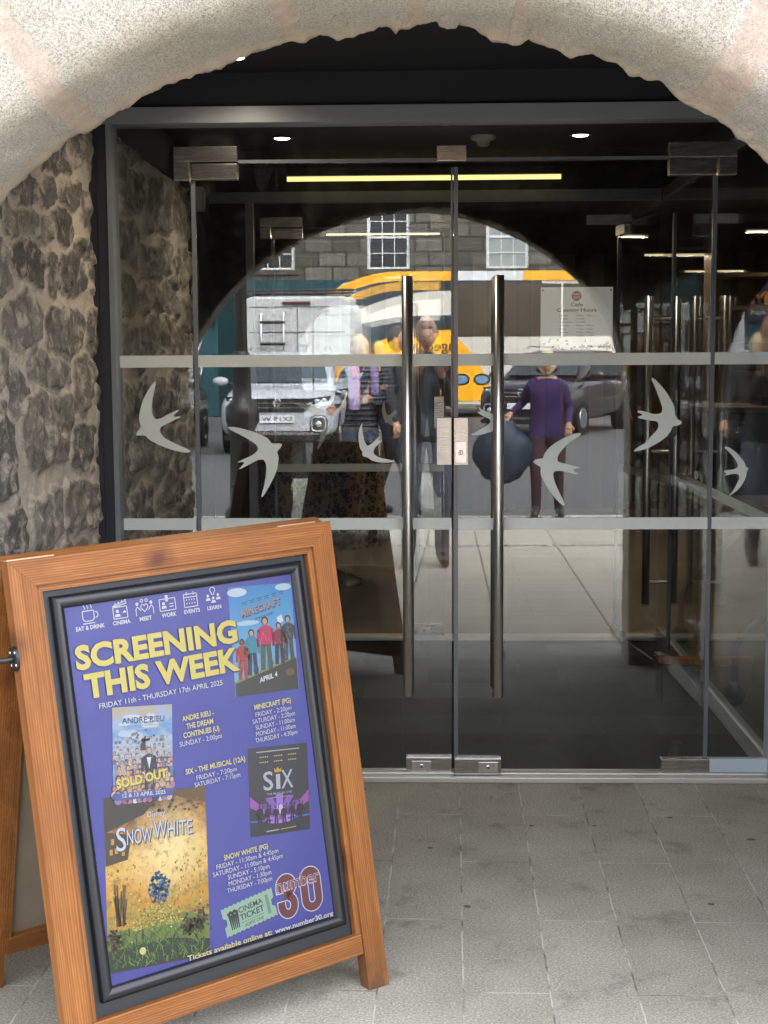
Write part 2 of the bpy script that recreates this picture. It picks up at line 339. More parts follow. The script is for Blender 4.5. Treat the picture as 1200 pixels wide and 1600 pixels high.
def granite_mat():
    b = NB('pale_punched_granite')
    tc = b.n('ShaderNodeTexCoord'); v = tc.outputs['Object']
    sx = b.n('ShaderNodeSeparateXYZ', {0: v})
    dx = b.math('SUBTRACT', sx.outputs[0], ACX); dz = b.math('SUBTRACT', sx.outputs[2], ACZ)
    ang = b.math('ARCTAN2', dx, dz); r = b.math('POWER', b.math('ADD', b.math('MULTIPLY', dx, dx), b.math('MULTIPLY', dz, dz)), 0.5)
    wob = b.math('MULTIPLY', b.math('SUBTRACT', b.noise(v, 16, 4), 0.5), 0.075)
    mask = None
    for a, wd in JOINTS:
        d = b.math('MULTIPLY', b.math('ABSOLUTE', b.math('SUBTRACT', b.math('ADD', ang, b.math('MULTIPLY', wob, 0.55)), math.radians(a))), r)
        d = b.math('ADD', d, b.math('MULTIPLY', wob, 0.25))
        k = b.n('ShaderNodeMapRange', {0: d, 1: wd * 0.8, 2: wd * 1.12, 3: 1.0, 4: 0.0}, interpolation_type='SMOOTHSTEP').outputs[0]
        mask = k if mask is None else b.math('MAXIMUM', mask, k)
    grain = b.noise(v, 290, 2.0, 0.6, 1.3); grain2 = b.noise(v, 75, 3, 0.6, 0.5)
    big = b.noise(v, 4, 4)
    gc = b.mix(b.ramp(big, [(0.35, 0.0), (0.65, 1.0)]), (0.43, 0.395, 0.33), (0.51, 0.475, 0.405))
    gc = b.mix(b.ramp(b.noise(v, 7, 4), [(0.55, 0.0), (0.72, 0.55)]), gc, (0.46, 0.395, 0.31))
    gc = b.mix(b.ramp(grain, [(0.42, 0.72), (0.51, 0.0)]), gc, (0.13, 0.115, 0.093))
    gc = b.mix(b.ramp(grain2, [(0.56, 0.0), (0.70, 0.35)]), gc, (0.56, 0.54, 0.50))
    gc = b.mix(b.ramp(b.noise(v, 2.6, 6, 0.7), [(0.50, 0.0), (0.70, 0.40)]), gc, (0.27, 0.235, 0.185))
    mc = b.mix(b.ramp(b.noise(v, 40, 5), [(0.35, 0.0), (0.65, 1.0)]), (0.41, 0.325, 0.262), (0.49, 0.40, 0.33))
    mc = b.mix(b.ramp(grain, [(0.38, 0.35), (0.5, 0.0)]), mc, (0.14, 0.10, 0.075))
    c = b.mix(mask, gc, mc)
    # the underside of the ring is coated with old lime mortar
    lime = b.mix(b.noise(v, 30, 5), (0.40, 0.325, 0.24), (0.52, 0.43, 0.33))
    rr = b.math('ADD', r, b.math('MULTIPLY', b.math('SUBTRACT', b.noise(v, 22, 4), 0.5), 0.05))
    yb = b.math('ADD', sx.outputs[1], b.math('MULTIPLY', b.math('SUBTRACT', b.noise(v, 18, 4), 0.5), 0.12))
    lm = b.n('ShaderNodeMapRange', {0: yb, 1: -1.965, 2: -1.925, 3: 0.0, 4: 0.8}, interpolation_type='SMOOTHSTEP').outputs[0]
    c = b.mix(lm, c, lime)
    h = b.math('ADD', b.math('MULTIPLY', grain, 1.0), b.math('MULTIPLY', grain2, 0.8))
    h = b.math('SUBTRACT', h, b.math('MULTIPLY', mask, 0.5))
    return b.done(b.bsdf(c, 0.9, 0, b.bump(h, 0.85, 0.006)))
def dark_rubble_mat():
    b = NB('dark_rough_stone'); v = b.coord(); f = b.noise(v, 9, 6, 0.65)
    c = b.mix(b.ramp(f, [(0.42, 0.0), (0.66, 1.0)]), (0.07, 0.058, 0.045), (0.40, 0.35, 0.28))
    return b.done(b.bsdf(c, 0.95, 0, b.bump(b.noise(v, 25, 5), 0.9, 0.02)))
GRAN = granite_mat(); DRUB = dark_rubble_mat()
raw = [(ACX - AR, z, -90) for z in np.linspace(-0.05, ACZ, 24)[:-1]]
for a in np.concatenate([np.linspace(-90, -46, 40), np.linspace(-45.6, 42, 330)]):
    t = math.radians(a); raw.append((ACX + AR * math.sin(t), ACZ + AR * math.cos(t), a))
p0 = Vector(raw[-1][:2]); JX = 1.02; kk = (JX - p0.x) / math.cos(math.radians(42)); p1 = p0 + Vector((math.cos(math.radians(42)), -math.sin(math.radians(42)))) * kk; p2 = Vector((JX, 1.12))
for t in np.linspace(0, 1, 42)[1:]:
    q = p0 * (1 - t) ** 2 + p1 * 2 * t * (1 - t) + p2 * t * t; raw.append((q.x, q.y, 42 + 48 * t))
raw += [(JX, z, 90) for z in np.linspace(1.12, -0.05, 60)[1:]]
path = []                                     # (x, z, outward nx, nz, angle)
for i, (x, z, a) in enumerate(raw):
    (xa, za, _), (xb, zb, _) = raw[max(0, i - 1)], raw[min(len(raw) - 1, i + 1)]
    d = Vector((xb - xa, zb - za)).normalized(); path.append((x, z, -d.y, d.x, a))
prof = [(1.3, -1.87), (0.6, -1.87), (0.3, -1.872), (0.15, -1.874), (0.07, -1.876), (0.03, -1.878), (0.010, -1.88), (0.0, -1.885), (0.0, -1.90), (0.0, -1.92), (0.001, -1.95), (0.002, -1.98), (0.003, -2.01), (0.004, -2.04), (0.005, -2.07), (0.007, -2.10), (0.010, -2.13), (0.014, -2.16), (0.020, -2.18), (0.029, -2.195), (0.043, -2.206), (0.062, -2.212), (0.085, -2.214)]
prof += [(o, -2.215) for o in np.arange(0.105, 0.80, 0.0125)] + [(o, -2.215) for o in (0.9, 1.1, 1.5, 2.2, 3.2)]
ja = np.array([j[0] for j in JAG], float); jr = np.array([j[1] for j in JAG], float) / 1000
vs = []; dark = []
for (x, z, nx, nz, a) in path:
    j = float(np.interp(a, ja, jr))
    for (o, y) in prof:
        if y > -1.9: wgt = math.exp(-max(o, 0) / 0.02)
        else: wgt = math.exp(-(-1.9 - y) / 0.045)
        oo = o + j * wgt
        px, pz = x + nx * oo, z + nz * oo
        q = Vector((px, y, pz))
        d = mnoise.fractal(q * 9, 0.9, 2.0, 4) * 0.0045 + mnoise.noise(q * 40) * 0.0026
        if -2.21 < y < -1.88: d += mnoise.fractal(q * 24, 0.8, 2.0, 3) * 0.003 + mnoise.fractal(q * 55, 0.9, 2.0, 3) * 0.0035 * max(0, 1 + (y + 1.88) / 0.12) - 0.006 * (mnoise.ridged_multi_fractal(q * 11, 0.9, 2.0, 3, 1.0, 2.0) - 1.0) * max(0, 1 + (y + 1.88) / 0.12)
        if y > -1.88: d = mnoise.fractal(q * 6, 0.9, 2.0, 4) * 0.03 * min(1, o / 0.1)
        if o > 0.8: d *= 0.5
        fy = min(1, max(0, (o - 0.0) / 0.08)) if y < -2.0 else (1.0 if (y > -1.88 and o > 0.05) else 0.0)
        px += nx * d * (1 - fy); pz += nz * d * (1 - fy); yy = y - d * fy * (1 if y < -2 else -1)
        vs.append((px, yy, pz))
n = len(prof); g = G()
for lo, hi, mt in ((0, 6, DRUB), (6, n - 1, GRAN)):
    fs = [(i * n + k, i * n + k + 1, (i + 1) * n + k + 1, (i + 1) * n + k) for i in range(len(path) - 1) for k in range(lo, hi)]
    g.add(vs, fs, mt, True)
arch = g.build('stone_arch')
bm = bmesh.new(); bm.from_mesh(arch.data); bmesh.ops.remove_doubles(bm, verts=bm.verts, dist=1e-5); bm.to_mesh(arch.data); bm.free()
tag(arch, 'pale rough granite arch with pinkish mortar joints framing the glass entrance', 'stone arch')

# ------------------------------------------------------------------ rubble walls
def rubble_mat():
    b = NB('rubble_and_lime_mortar'); v = b.coord()
    at = b.n('ShaderNodeAttribute', attribute_name='stone'); s = b.n('ShaderNodeSeparateColor', {0: at.outputs['Color']})
    f1 = b.noise(v, 22, 6, 0.65); f2 = b.noise(v, 90, 4, 0.7)
    dk = b.mix(s.outputs[2], (0.085, 0.084, 0.082), (0.135, 0.12, 0.10))
    lt = b.mix(s.outputs[2], (0.27, 0.26, 0.245), (0.31, 0.27, 0.215))
    stn = b.mix(s.outputs[1], dk, lt)
    stn = b.mix(b.ramp(f1, [(0.38, 0.55), (0.55, 0.0)]), stn, (0.055, 0.05, 0.046))
    stn = b.mix(b.ramp(f2, [(0.58, 0.0), (0.74, 0.6)]), stn, (0.46, 0.42, 0.36))
    mo = b.mix(f1, (0.53, 0.46, 0.37), (0.69, 0.615, 0.51)); mo = b.mix(b.ramp(f2, [(0.36, 0.5), (0.5, 0.0)]), mo, (0.34, 0.29, 0.225))
    smear = b.ramp(b.noise(v, 13, 6, 0.7), [(0.50, 0.0), (0.62, 0.8)])
    mk = b.math('MULTIPLY', s.outputs[0], b.math('SUBTRACT', 1.0, smear))
    c = b.mix(mk, mo, stn)
    return b.done(b.bsdf(c, 0.92, 0, b.bump(b.math('ADD', f1, b.math('MULTIPLY', f2, 0.6)), 0.8, 0.012)))
RUB = rubble_mat()
def rubble(name, L, H, step, mp, seed, sx=0.23, sz=0.155, depth=0.035):
    r = np.random.default_rng(seed); pts = []
    z = -0.1
    while z < H + 0.2:
        hh = r.uniform(0.5, 1.4) * sz; u = -0.2 + r.uniform(0, 0.2)
        while u < L + 0.2:
            wd = r.uniform(0.35, 1.6) * sx; big = r.uniform(0.88, 1.28)
            pts.append((u + wd / 2, z + hh / 2 + r.uniform(-0.3, 0.3) * hh, wd * 0.5 * big, hh * 0.5 * big, r.uniform(0, 1), r.uniform(0, 1), r.uniform(-0.35, 0.35)))
            if r.uniform() < 0.55: pts.append((u + wd * r.uniform(0.85, 1.1), z + hh * r.uniform(0.0, 1.0), r.uniform(0.016, 0.035), r.uniform(0.014, 0.03), r.uniform(0, 1), r.uniform(0, 1), 0))
            u += wd
        z += hh
    pts = np.array(pts)
    us = np.arange(0, L + step / 2, step); zs = np.arange(0, H + step / 2, step)
    U, Z = np.meshgrid(us, zs, indexing='ij')
    nz = np.array([[mnoise.noise_vector(Vector((u * 7, zz * 7, seed))) for zz in zs] for u in us]); nz2 = np.array([[mnoise.noise_vector(Vector((u * 24, zz * 24, seed + 5))) for zz in zs] for u in us])
    Uw = U + nz[..., 0] * 0.040 + nz2[..., 0] * 0.012; Zw = Z + nz[..., 1] * 0.035 + nz2[..., 1] * 0.011
    d1 = np.full(U.shape, 9.0); idn = np.zeros(U.shape, int); d2 = np.full(U.shape, 9.0)
    for i, (pu, pz, a, bb, *_r) in enumerate(pts):
        cu, cz_ = Uw - pu, Zw - pz; ro = _r[2]; xu = cu + ro * cz_
        d = (np.abs(xu / a) ** 3.4 + np.abs(cz_ / bb) ** 3.4) ** (1 / 3.4)
        d2 = np.where(d < d1, d1, np.minimum(d2, d)); idn = np.where(d < d1, i, idn); d1 = np.minimum(d, d1)
    msk = np.clip((0.96 - d1) / 0.09, 0, 1); msk = msk * msk * (3 - 2 * msk)
    gap = np.clip((d2 - d1 - 0.16) / 0.10, 0, 1); msk = msk * gap
    fac = 0.35 + 0.65 * pts[idn, 5] + (pts[idn, 4] - 0.5) * 3.5 * (U - pts[idn, 0]) + (pts[idn, 6]) * 6.0 * (Z - pts[idn, 1])
    bul = msk * np.clip(fac, 0.0, 1.3)
    hgt = depth * bul + nz2[..., 2] * (0.004 + 0.010 * msk) + nz[..., 2] * 0.006
    a_, b_ = U.shape; vs = [tuple(mp(U[i, j], Z[i, j], hgt[i, j])) for i in range(a_) for j in range(b_)]
    g = G(); g.add(vs, [(i * b_ + j, (i + 1) * b_ + j, (i + 1) * b_ + j + 1, i * b_ + j + 1) for i in range(a_ - 1) for j in range(b_ - 1)], RUB, True)
    return g, np.stack([msk, pts[idn, 4], pts[idn, 5], np.ones_like(msk)], -1).reshape(-1, 4)
def set_stone(o, col, extra=0):
    at = o.data.color_attributes.new('stone', 'FLOAT_COLOR', 'POINT')
    full = np.concatenate([col, np.tile([[0.0, 0, 0, 1]], (extra, 1))]); at.data.foreach_set('color', full.astype(np.float32).ravel())
g, colr = rubble('rubble_wall', 1.88, 2.28, 0.0075, lambda u, z, h: (-1.15 + h, -1.885 + u, z), 11, 0.36, 0.19, 0.015)
nb = len(g.v); g.box(-1.5, -1.16, -1.86, 0.0, 0.0, 2.275, DRUB)
rw = g.build('rubble_wall'); set_stone(rw, colr, len(g.v) - nb)
tag(rw, 'old rubble stone wall with wide pale mortar joints left of the glass doors', 'wall')
g, colr = rubble('rubble_wall', 1.80, 2.28, 0.011, lambda u, z, h: (-1.135 + h, 0.055 + u, z), 29, 0.36, 0.19, 0.024)
rw2 = g.build('rubble_wall'); set_stone(rw2, colr); tag(rw2, 'rubble stone wall inside the lobby, behind the left fixed glass panel', 'wall')
# dark plasterboard above the rubble
g = G(); g.box(-1.5, -1.17, -1.86, 0.0, 2.28, 2.45, NAVY2); g.box(-1.5, -1.15, 0.0, 1.855, 0.0, 2.45, NAVY2); g.box(-1.5, -1.128, 1.856, 2.56, 0.0, 2.45, NAVY2); g.box(-1.149, -1.128, 0.05, 1.855, 2.281, 2.45, NAVY2)
tag(g.build('painted_wall'), 'dark navy painted wall at the left side of the lobby', 'wall')
g = G(); g.box(-4.2, -4.0, 2.56, 9, 0, 2.45, WOODWALL2); g.box(-4.2, 7.2, 9.0, 9.2, 0, 2.45, WOODWALL); g.box(7.0, 7.2, -1.86, 9, 0, 2.45, WOODWALL2); g.box(-4.2, -1.5, 2.45, 2.56, 0, 2.45, WOODWALL2)
tag(g.build('cafe_wall'), 'brown wood panelled walls deep inside the cafe', 'wall')
g = G(); g.box(1.35, 7.2, -1.87, -1.56, 0, 2.45, DRUB); tag(g.build('front_wall'), 'dark inner face of the stone front wall beside the cafe', 'wall')

SWALLOW = {
    "s1": [(-947, 1413),(-956, 1374),(-962, 1350),(-965, 1314),(-962, 1294),(-955, 1281),(-938, 1282),(-911, 1296),(-872, 1314),(-871, 1309),(-890, 1294),(-887, 1288),(-859, 1291),(-893, 1274),(-925, 1260),(-938, 1249),(-937, 1234),(-926, 1218),(-895, 1200),(-859, 1184),(-832, 1171),(-834, 1164),(-860, 1165),(-896, 1173),(-927, 1184),(-956, 1198),(-976, 1209),(-988, 1223),(-998, 1225),(-1023, 1224),(-1018, 1238),(-1003, 1254),(-1009, 1270),(-1010, 1292),(-1003, 1323),(-992, 1354),(-974, 1385),(-958, 1407)],
    "s2": [(-703, 1252),(-679, 1253),(-644, 1245),(-611, 1236),(-579, 1223),(-558, 1210),(-548, 1194),(-511, 1195),(-516, 1181),(-531, 1165),(-524, 1149),(-526, 1126),(-533, 1095),(-548, 1065),(-567, 1030),(-583, 1006),(-588, 1009),(-577, 1044),(-570, 1081),(-567, 1110),(-570, 1126),(-577, 1139),(-596, 1138),(-617, 1127),(-662, 1104),(-662, 1108),(-644, 1127),(-649, 1131),(-673, 1128),(-645, 1141),(-612, 1156),(-596, 1172),(-597, 1184),(-606, 1194),(-628, 1209),(-656, 1225),(-685, 1239)],
    "s3": [(-230, 1267),(-233, 1250),(-230, 1227),(-225, 1201),(-216, 1185),(-205, 1189),(-190, 1201),(-173, 1218),(-172, 1214),(-177, 1204),(-176, 1203),(-163, 1207),(-168, 1197),(-187, 1181),(-194, 1168),(-191, 1155),(-176, 1145),(-146, 1138),(-116, 1133),(-132, 1127),(-159, 1126),(-187, 1130),(-206, 1137),(-216, 1147),(-226, 1147),(-234, 1153),(-231, 1162),(-240, 1174),(-245, 1200),(-246, 1224),(-241, 1250)],
    "s4": [(169, 1319),(180, 1310),(201, 1300),(220, 1294),(235, 1295),(245, 1306),(253, 1311),(257, 1297),(255, 1285),(251, 1276),(267, 1263),(257, 1256),(251, 1257),(242, 1249),(220, 1235),(198, 1228),(176, 1222),(151, 1220),(141, 1225),(154, 1229),(176, 1241),(198, 1254),(210, 1264),(211, 1273),(204, 1279),(183, 1288),(163, 1302),(179, 1302)],
    "s5": [(524, 1228),(522, 1220),(501, 1207),(478, 1190),(455, 1166),(444, 1149),(442, 1131),(455, 1124),(479, 1119),(521, 1108),(523, 1106),(500, 1103),(496, 1098),(518, 1084),(502, 1085),(479, 1091),(456, 1097),(436, 1096),(429, 1091),(429, 1075),(437, 1050),(452, 1018),(470, 981),(466, 973),(449, 987),(423, 1016),(404, 1046),(388, 1075),(384, 1093),(386, 1110),(374, 1116),(358, 1127),(366, 1136),(378, 1139),(393, 1139),(397, 1155),(409, 1172),(432, 1192),(462, 1209),(495, 1224)],
    "s6": [(760, 1417),(772, 1414),(789, 1396),(813, 1369),(834, 1334),(844, 1313),(846, 1280),(873, 1262),(860, 1252),(838, 1249),(832, 1232),(817, 1212),(788, 1191),(748, 1170),(706, 1162),(708, 1168),(727, 1182),(742, 1189),(761, 1211),(780, 1230),(789, 1245),(789, 1261),(779, 1267),(760, 1269),(718, 1278),(720, 1284),(733, 1286),(732, 1293),(718, 1296),(716, 1304),(741, 1301),(770, 1291),(796, 1292),(802, 1303),(800, 1319),(790, 1346),(776, 1382)],
    "s7": [(1014, 1177),(1031, 1177),(1050, 1164),(1066, 1148),(1082, 1130),(1090, 1116),(1091, 1109),(1099, 1105),(1102, 1099),(1095, 1092),(1094, 1076),(1088, 1060),(1075, 1038),(1057, 1020),(1036, 1006),(1035, 1007),(1049, 1023),(1062, 1048),(1071, 1069),(1069, 1078),(1066, 1083),(1047, 1084),(1033, 1080),(1015, 1077),(1026, 1084),(1024, 1087),(1013, 1092),(1028, 1097),(1048, 1098),(1063, 1105),(1065, 1112),(1062, 1122),(1052, 1138),(1039, 1153),(1027, 1165)],
}

# ------------------------------------------------------------------ glass entrance
def keyhole(g, x, z, y):
    g.lathe([(0.0072, -0.0005), (0.0072, 0.003), (0.005, 0.0035)], 0, 0, STEEL_H, 14)
def swallow(key, parent, y, name='swallow_decal'):
    gg = G(); P2 = [(x / 1000, z / 1000) for x, z in SWALLOW[key]]
    # smooth the outline a little
    out = []
    for i in range(len(P2)):
        a, b, c = P2[i - 1], P2[i], P2[(i + 1) % len(P2)]
        out += [(b[0] * 0.78 + a[0] * 0.22, b[1] * 0.78 + a[1] * 0.22), (b[0] * 0.78 + c[0] * 0.22, b[1] * 0.78 + c[1] * 0.22)]
    gg.prism(out, y - 0.0008, y, FROST, 'y'); return fixn(gg.build(name, parent))
YF = -0.0065
def bands(x0, x1, parent):
    for z0, z1 in ((1.460, 1.501), (0.892, 0.933)):
        gg = G(); gg.box(x0, x1, YF - 0.0008, YF, z0, z1, FROST); gg.build('frosted_band', parent)
def pane(x0, x1, z0, z1, parent, name='glass_pane', y0=-0.006, y1=0.006):
    gg = G(); gg.box(x0, x1, y0, y1, z0, z1, GLASS); gg.build(name, parent)
def edge(x, z0, z1, parent, wd=0.007):
    gg = G(); gg.box(x - wd, x + wd, -0.0075, 0.0075, z0, z1, EDGE); gg.build('edge_seal', parent)
def plate(parent, x0, x1, z0, z1, name, extra=None):
    gg = G(); gg.box(x0, x1, -0.020, 0.020, z0, z1, STEEL_H)
    o = gg.build(name, parent, 0.0018)
    if extra:
        kx, kz, wx, wz = extra
        gg = G(); gg.box(kx - wx, kx + wx, -0.0235, -0.0195, kz - wz, kz + wz, STEEL); 
        gg.T = Matrix.Translation((kx, -0.0236, kz)) @ Matrix.Rotation(math.radians(90), 4, 'X')
        gg.lathe([(0.0085, -0.001), (0.0085, 0.002), (0.006, 0.003)], 0, 0, CHROME, 16); gg.T = Matrix.Translation((kx, -0.024, kz))
        gg.box(-0.0012, 0.0012, -0.0035, -0.0025, -0.005, 0.005, BLACK)
        gg.build('lock_cylinder', o, 0.0012)
    return o
def handle(parent, x, back=True):
    gg = G(); ys = (-0.068, 0.068) if back else (-0.068,)
    for y in ys: gg.tube([(x, y, 0.315), (x, y, 0.3165), (x, y, 1.7625), (x, y, 1.764)], [0.0165, 0.0185, 0.0185, 0.0165], STEEL, 28)
    for z in (0.42, 1.04, 1.66): gg.tube([(x, ys[0], z), (x, ys[-1] if back else 0, z)], 0.009, STEEL, 12)
    gg.build('pull_handle', parent)
def leaf_left():
    t = thing('glass_door', 'left frameless glass door leaf of the front pair, with a long steel pull handle', 'glass door', (-0.815, 0, 0.0))
    pane(-0.813, 0.078, 0.030, 2.152, t); bands(-0.812, 0.077, t)
    plate(t, -0.808, -0.651, 2.097, 2.149, 'pivot_plate'); plate(t, -0.808, -0.651, 0.022, 0.076, 'pivot_plate')
    plate(t, -0.085, 0.078, 0.021, 0.080, 'floor_lock', (-0.030, 0.049, 0.034, 0.018))
    plate(t, 0.025, 0.078, 1.118, 1.283, 'lock_case')
    handle(t, -0.074); swallow('s2', t, YF); swallow('s3', t, YF); edge(0.0785, 1.285, 2.13, t, 0.003); edge(-0.806, 0.08, 2.095, t)
    return t
def leaf_right():
    t = thing('glass_door', 'right frameless glass door leaf of the front pair, carrying the cafe notice', 'glass door', (0.975, 0, 0.0))
    pane(0.084, 0.973, 0.030, 2.152, t); bands(0.085, 0.972, t)
    plate(t, 0.811, 0.968, 2.097, 2.149, 'pivot_plate'); plate(t, 0.815, 0.984, 0.022, 0.076, 'pivot_plate')
    plate(t, 0.086, 0.251, 0.021, 0.080, 'floor_lock', (0.205, 0.049, 0.034, 0.018))
    plate(t, 0.084, 0.134, 1.118, 1.283, 'lock_case', (0.108, 1.163, 0.019, 0.036))
    handle(t, 0.235); swallow('s4', t, YF); swallow('s5', t, YF); swallow('s6', t, YF); edge(0.092, 0.085, 2.13, t, 0.0075); edge(0.9705, 0.08, 2.095, t)
    return t
def lplate(parent, xa, xb, xleg0, xleg1):
    gg = G(); poly = [(xa, 2.156), (xb, 2.156), (xb, 2.207), (xa, 2.207)]
    gg.box(xa, xb, -0.020, 0.020, 2.156, 2.207, STEEL_H); gg.box(xleg0, xleg1, -0.0198, 0.0198, 2.096, 2.1558, STEEL_H)
    gg.build('corner_patch', parent, 0.0015)

fl = leaf_left(); fr = leaf_right()
# frame with the fixed lights round the leaves
fm = thing('door_frame', 'grey and navy metal frame round the front glass doors', 'door frame', (0, 0, 0))
g = G(); g.box(-1.182, 1.26, -0.055, 0.05, 2.279, 2.334, GREYP); g.build('header', fm, 0.002)
g = G(); g.box(-1.30, 1.26, -0.02, 0.03, 2.334, 2.47, NAVY2); g.build('bulkhead', fm)
g = G(); g.box(-1.195, -1.128, -0.052, 0.05, 0.0, 2.277, NAVY); g.box(-1.127, -1.092, -0.056, 0.05, 0.0, 2.277, NAVY); g.build('post', fm, 0.002)
g = G(); g.box(-1.091, -1.073, -0.060, 0.04, 0.0, 2.2788, GREYL); g.build('post_trim', fm, 0.001)
g = G(); g.box(1.187, 1.199, -0.05, 0.05, 0.027, 2.278, WHITEP); g.build('post', fm, 0.002)
g = G(); g.box(-1.09, 1.25, -0.06, 0.045, 0.0, 0.019, ALU); g.box(-1.09, 1.187, -0.025, 0.03, 0.019, 0.0265, ALU); g.build('threshold', fm, 0.002)
pane(-0.815, 0.975, 2.160, 2.279, fm); lplate(fm, -0.869, -0.651, -0.869, -0.816); lplate(fm, 0.811, 1.039, 0.978, 1.039)
plate(fm, 0.027, 0.129, 2.151, 2.203, 'strike_plate')
g = G(); g.box(-0.65, 0.81, -0.009, 0.009, 2.151, 2.162, EDGE); g.build('edge_seal', fm)
def side_light(name_label, x0, x1, key, sill):
    t = thing('fixed_glazing', name_label, 'glass panel', (x0, 0, 0.027))
    pane(x0, x1, 0.03, 2.279, t); bands(x0 + .001, x1 - .001, t); swallow(key, t, YF)
    if sill:
        gg = G(); gg.box(x0, x1, -0.016, 0.016, 0.027, 0.076, WHITEP); gg.build('sill_channel', t, 0.002)
    return t
side_light('narrow fixed glass panel left of the doors, in front of the rubble stone', -1.073, -0.817, 's1', False)
side_light('narrow fixed glass panel right of the doors with one small swallow', 0.977, 1.187, 's7', True)

# (the right leaf hangs a few millimetres out of line, as its reflections show)
AJAR = Matrix.Translation((0.975, 0, 0)) @ Matrix.Rotation(math.radians(0.95), 4, 'Z') @ Matrix.Translation((-0.975, 0, 0))
# inner pair, 2.53 m behind; its right leaf stands open against the side screen
YI = 2.53
il = copy_tree(fl, Matrix.Translation((0, YI, 0))); il['label'] = 'left leaf of the inner glass doors, closed, seen through the front door'
ir = copy_tree(fr, Matrix.Translation((0.975, YI, 0)) @ Matrix.Rotation(math.radians(99), 4, 'Z') @ Matrix.Translation((-0.975, 0, 0)))
ir['label'] = 'right leaf of the inner glass doors, standing open against the side screen'
fi = thing('door_frame', 'grey metal frame of the inner glass doors behind the lobby', 'door frame', (0, YI, 0))
T = Matrix.Translation((0, YI, 0))
g = G(T); g.box(-1.13, 1.187, -0.03, 0.03, 2.279, 2.334, GREYP); g.build('header', fi, 0.002)
g = G(T); g.box(-1.15, 1.2, -0.02, 0.02, 2.334, 2.47, NAVY2); g.build('bulkhead', fi)
g = G(T); g.box(-0.944, -0.904, -0.03, 0.03, 0, 2.279, GREYP); g.build('post', fi, 0.002)
g = G(T); g.box(-1.15, -0.945, -0.02, 0.02, 0, 2.278, NAVY2); g.build('blank_panel', fi)
for a in ((-0.904, -0.817), (-0.815, 0.975), (0.977, 1.187)):
    g = G(T); g.box(a[0], a[1], -0.006, 0.006, 2.16 if a[0] == -0.815 else 0.03, 2.279, GLASS); g.build('glass_pane', fi)
g = G(T); g.box(-0.869, -0.651, -0.02, 0.02, 2.156, 2.207, STEEL_H); g.box(-0.869, -0.816, -0.0198, 0.0198, 2.096, 2.1558, STEEL_H); g.build('corner_patch', fi, 0.0015)
g = G(T); g.box(0.811, 1.039, -0.02, 0.02, 2.156, 2.207, STEEL_H); g.box(0.978, 1.039, -0.0198, 0.0198, 2.096, 2.1558, STEEL_H); g.build('corner_patch', fi, 0.0015)
g = G(T); g.box(0.01, 0.116, -0.02, 0.02, 2.144, 2.207, STEEL_H); g.build('strike_plate', fi, 0.0015)
g = G(T); g.box(-1.1, 1.187, -0.05, 0.05, 0.0, 0.02, ALU); g.build('threshold', fi, 0.002)
fr.matrix_basis = AJAR @ fr.matrix_basis
# side screens at right angles to the front, one behind the front doors and one before them
def side_screen(y0, y1, label):
    t = thing('glass_side_screen', label, 'glass screen', (1.2, (y0 + y1) / 2, 0))
    gg = G(); gg.box(1.194, 1.206, y0 + .01, y1 - .01, 0.07, 2.278, GLASS); gg.build('glass_pane', t)
    gg = G(); gg.box(1.188, 1.262, y0, y1, 0.0, 0.032, ALU); gg.box(1.186, 1.214, y0, y1, 0.0325, 0.075, ALU); gg.box(1.216, 1.25, y0, y1, 0.0325, 0.05, WHITEP); gg.build('sill', t, 0.003)
    gg = G(); gg.box(1.189, 1.211, y0, y1, 2.279, 2.333, GREYP); gg.build('header', t, 0.002)
    gg = G(); gg.box(1.190, 1.210, y0, y1, 2.336, 2.448, NAVY2); gg.build('bulkhead', t)
    for z0, z1 in ((1.460, 1.501), (0.892, 0.933)):
        gg = G(); gg.box(1.1925, 1.1938, y0 + 0.02, y1 - 0.02, z0, z1, FROST); gg.build('frosted_band', t)
    return t
side_screen(0.06, 2.49, 'glass side screen on the right of the lobby between the two pairs of doors')
side_screen(-1.855, -0.06, 'glass side screen on the right under the arch, before the front doors')

# ceiling lights
LAMP = emit('warm_downlight', (1.0, 0.93, 0.78), 1.4); LEDM = emit('led_tube', (1.0, 0.82, 0.30), 0.14); LEDW = emit('led_tube_warm', (1.0, 0.78, 0.50), 0.17)
def downlight(x, y, label, watts=1.9):
    t = thing('downlight', label, 'ceiling light', (x, y, 2.45), group='round ceiling downlights')
    gg = G(); gg.lathe([(0.050, 2.4495), (0.050, 2.443), (0.040, 2.441), (0.037, 2.446)], x, y, BLACK, 24); gg.build('rim', t)
    gg = G(); gg.lathe([(0.035, 2.4425), (0.030, 2.4400), (0.0, 2.4395)], x, y, LAMP, 20); gg.build('lens', t)
    ld = bpy.data.lights.new('lamp', 'SPOT'); ld.energy = watts; ld.color = (1.0, 0.84, 0.64); ld.spot_size = math.radians(150); ld.spot_blend = 1.0; ld.shadow_soft_size = 0.03
    lo_ = bpy.data.objects.new('lamp', ld); COL.objects.link(lo_); lo_.location = (0, 0, -0.02); lo_.parent = t
downlight(-0.62, -0.30, 'round lit downlight in the dark ceiling just under the arch, on the left', 2.4)
downlight(-0.64, 1.42, 'lit lobby downlight above the left door leaf')
downlight(0.66, 1.42, 'lit lobby downlight above the right door leaf')
def detector(x, y, label):
    gg = G(); gg.lathe([(0.055, 2.4498), (0.055, 2.438), (0.045, 2.432), (0.03, 2.428), (0.026, 2.412), (0.018, 2.405), (0.0, 2.404)], x, y, plain('detector_plastic', 'b9b6ac', 0.5), 28)
    tag(gg.build('smoke_detector', origin=(x, y, 2.45)), label, 'smoke detector')
detector(0.24, 1.46, 'white smoke detector on the lobby ceiling right of the door seam')
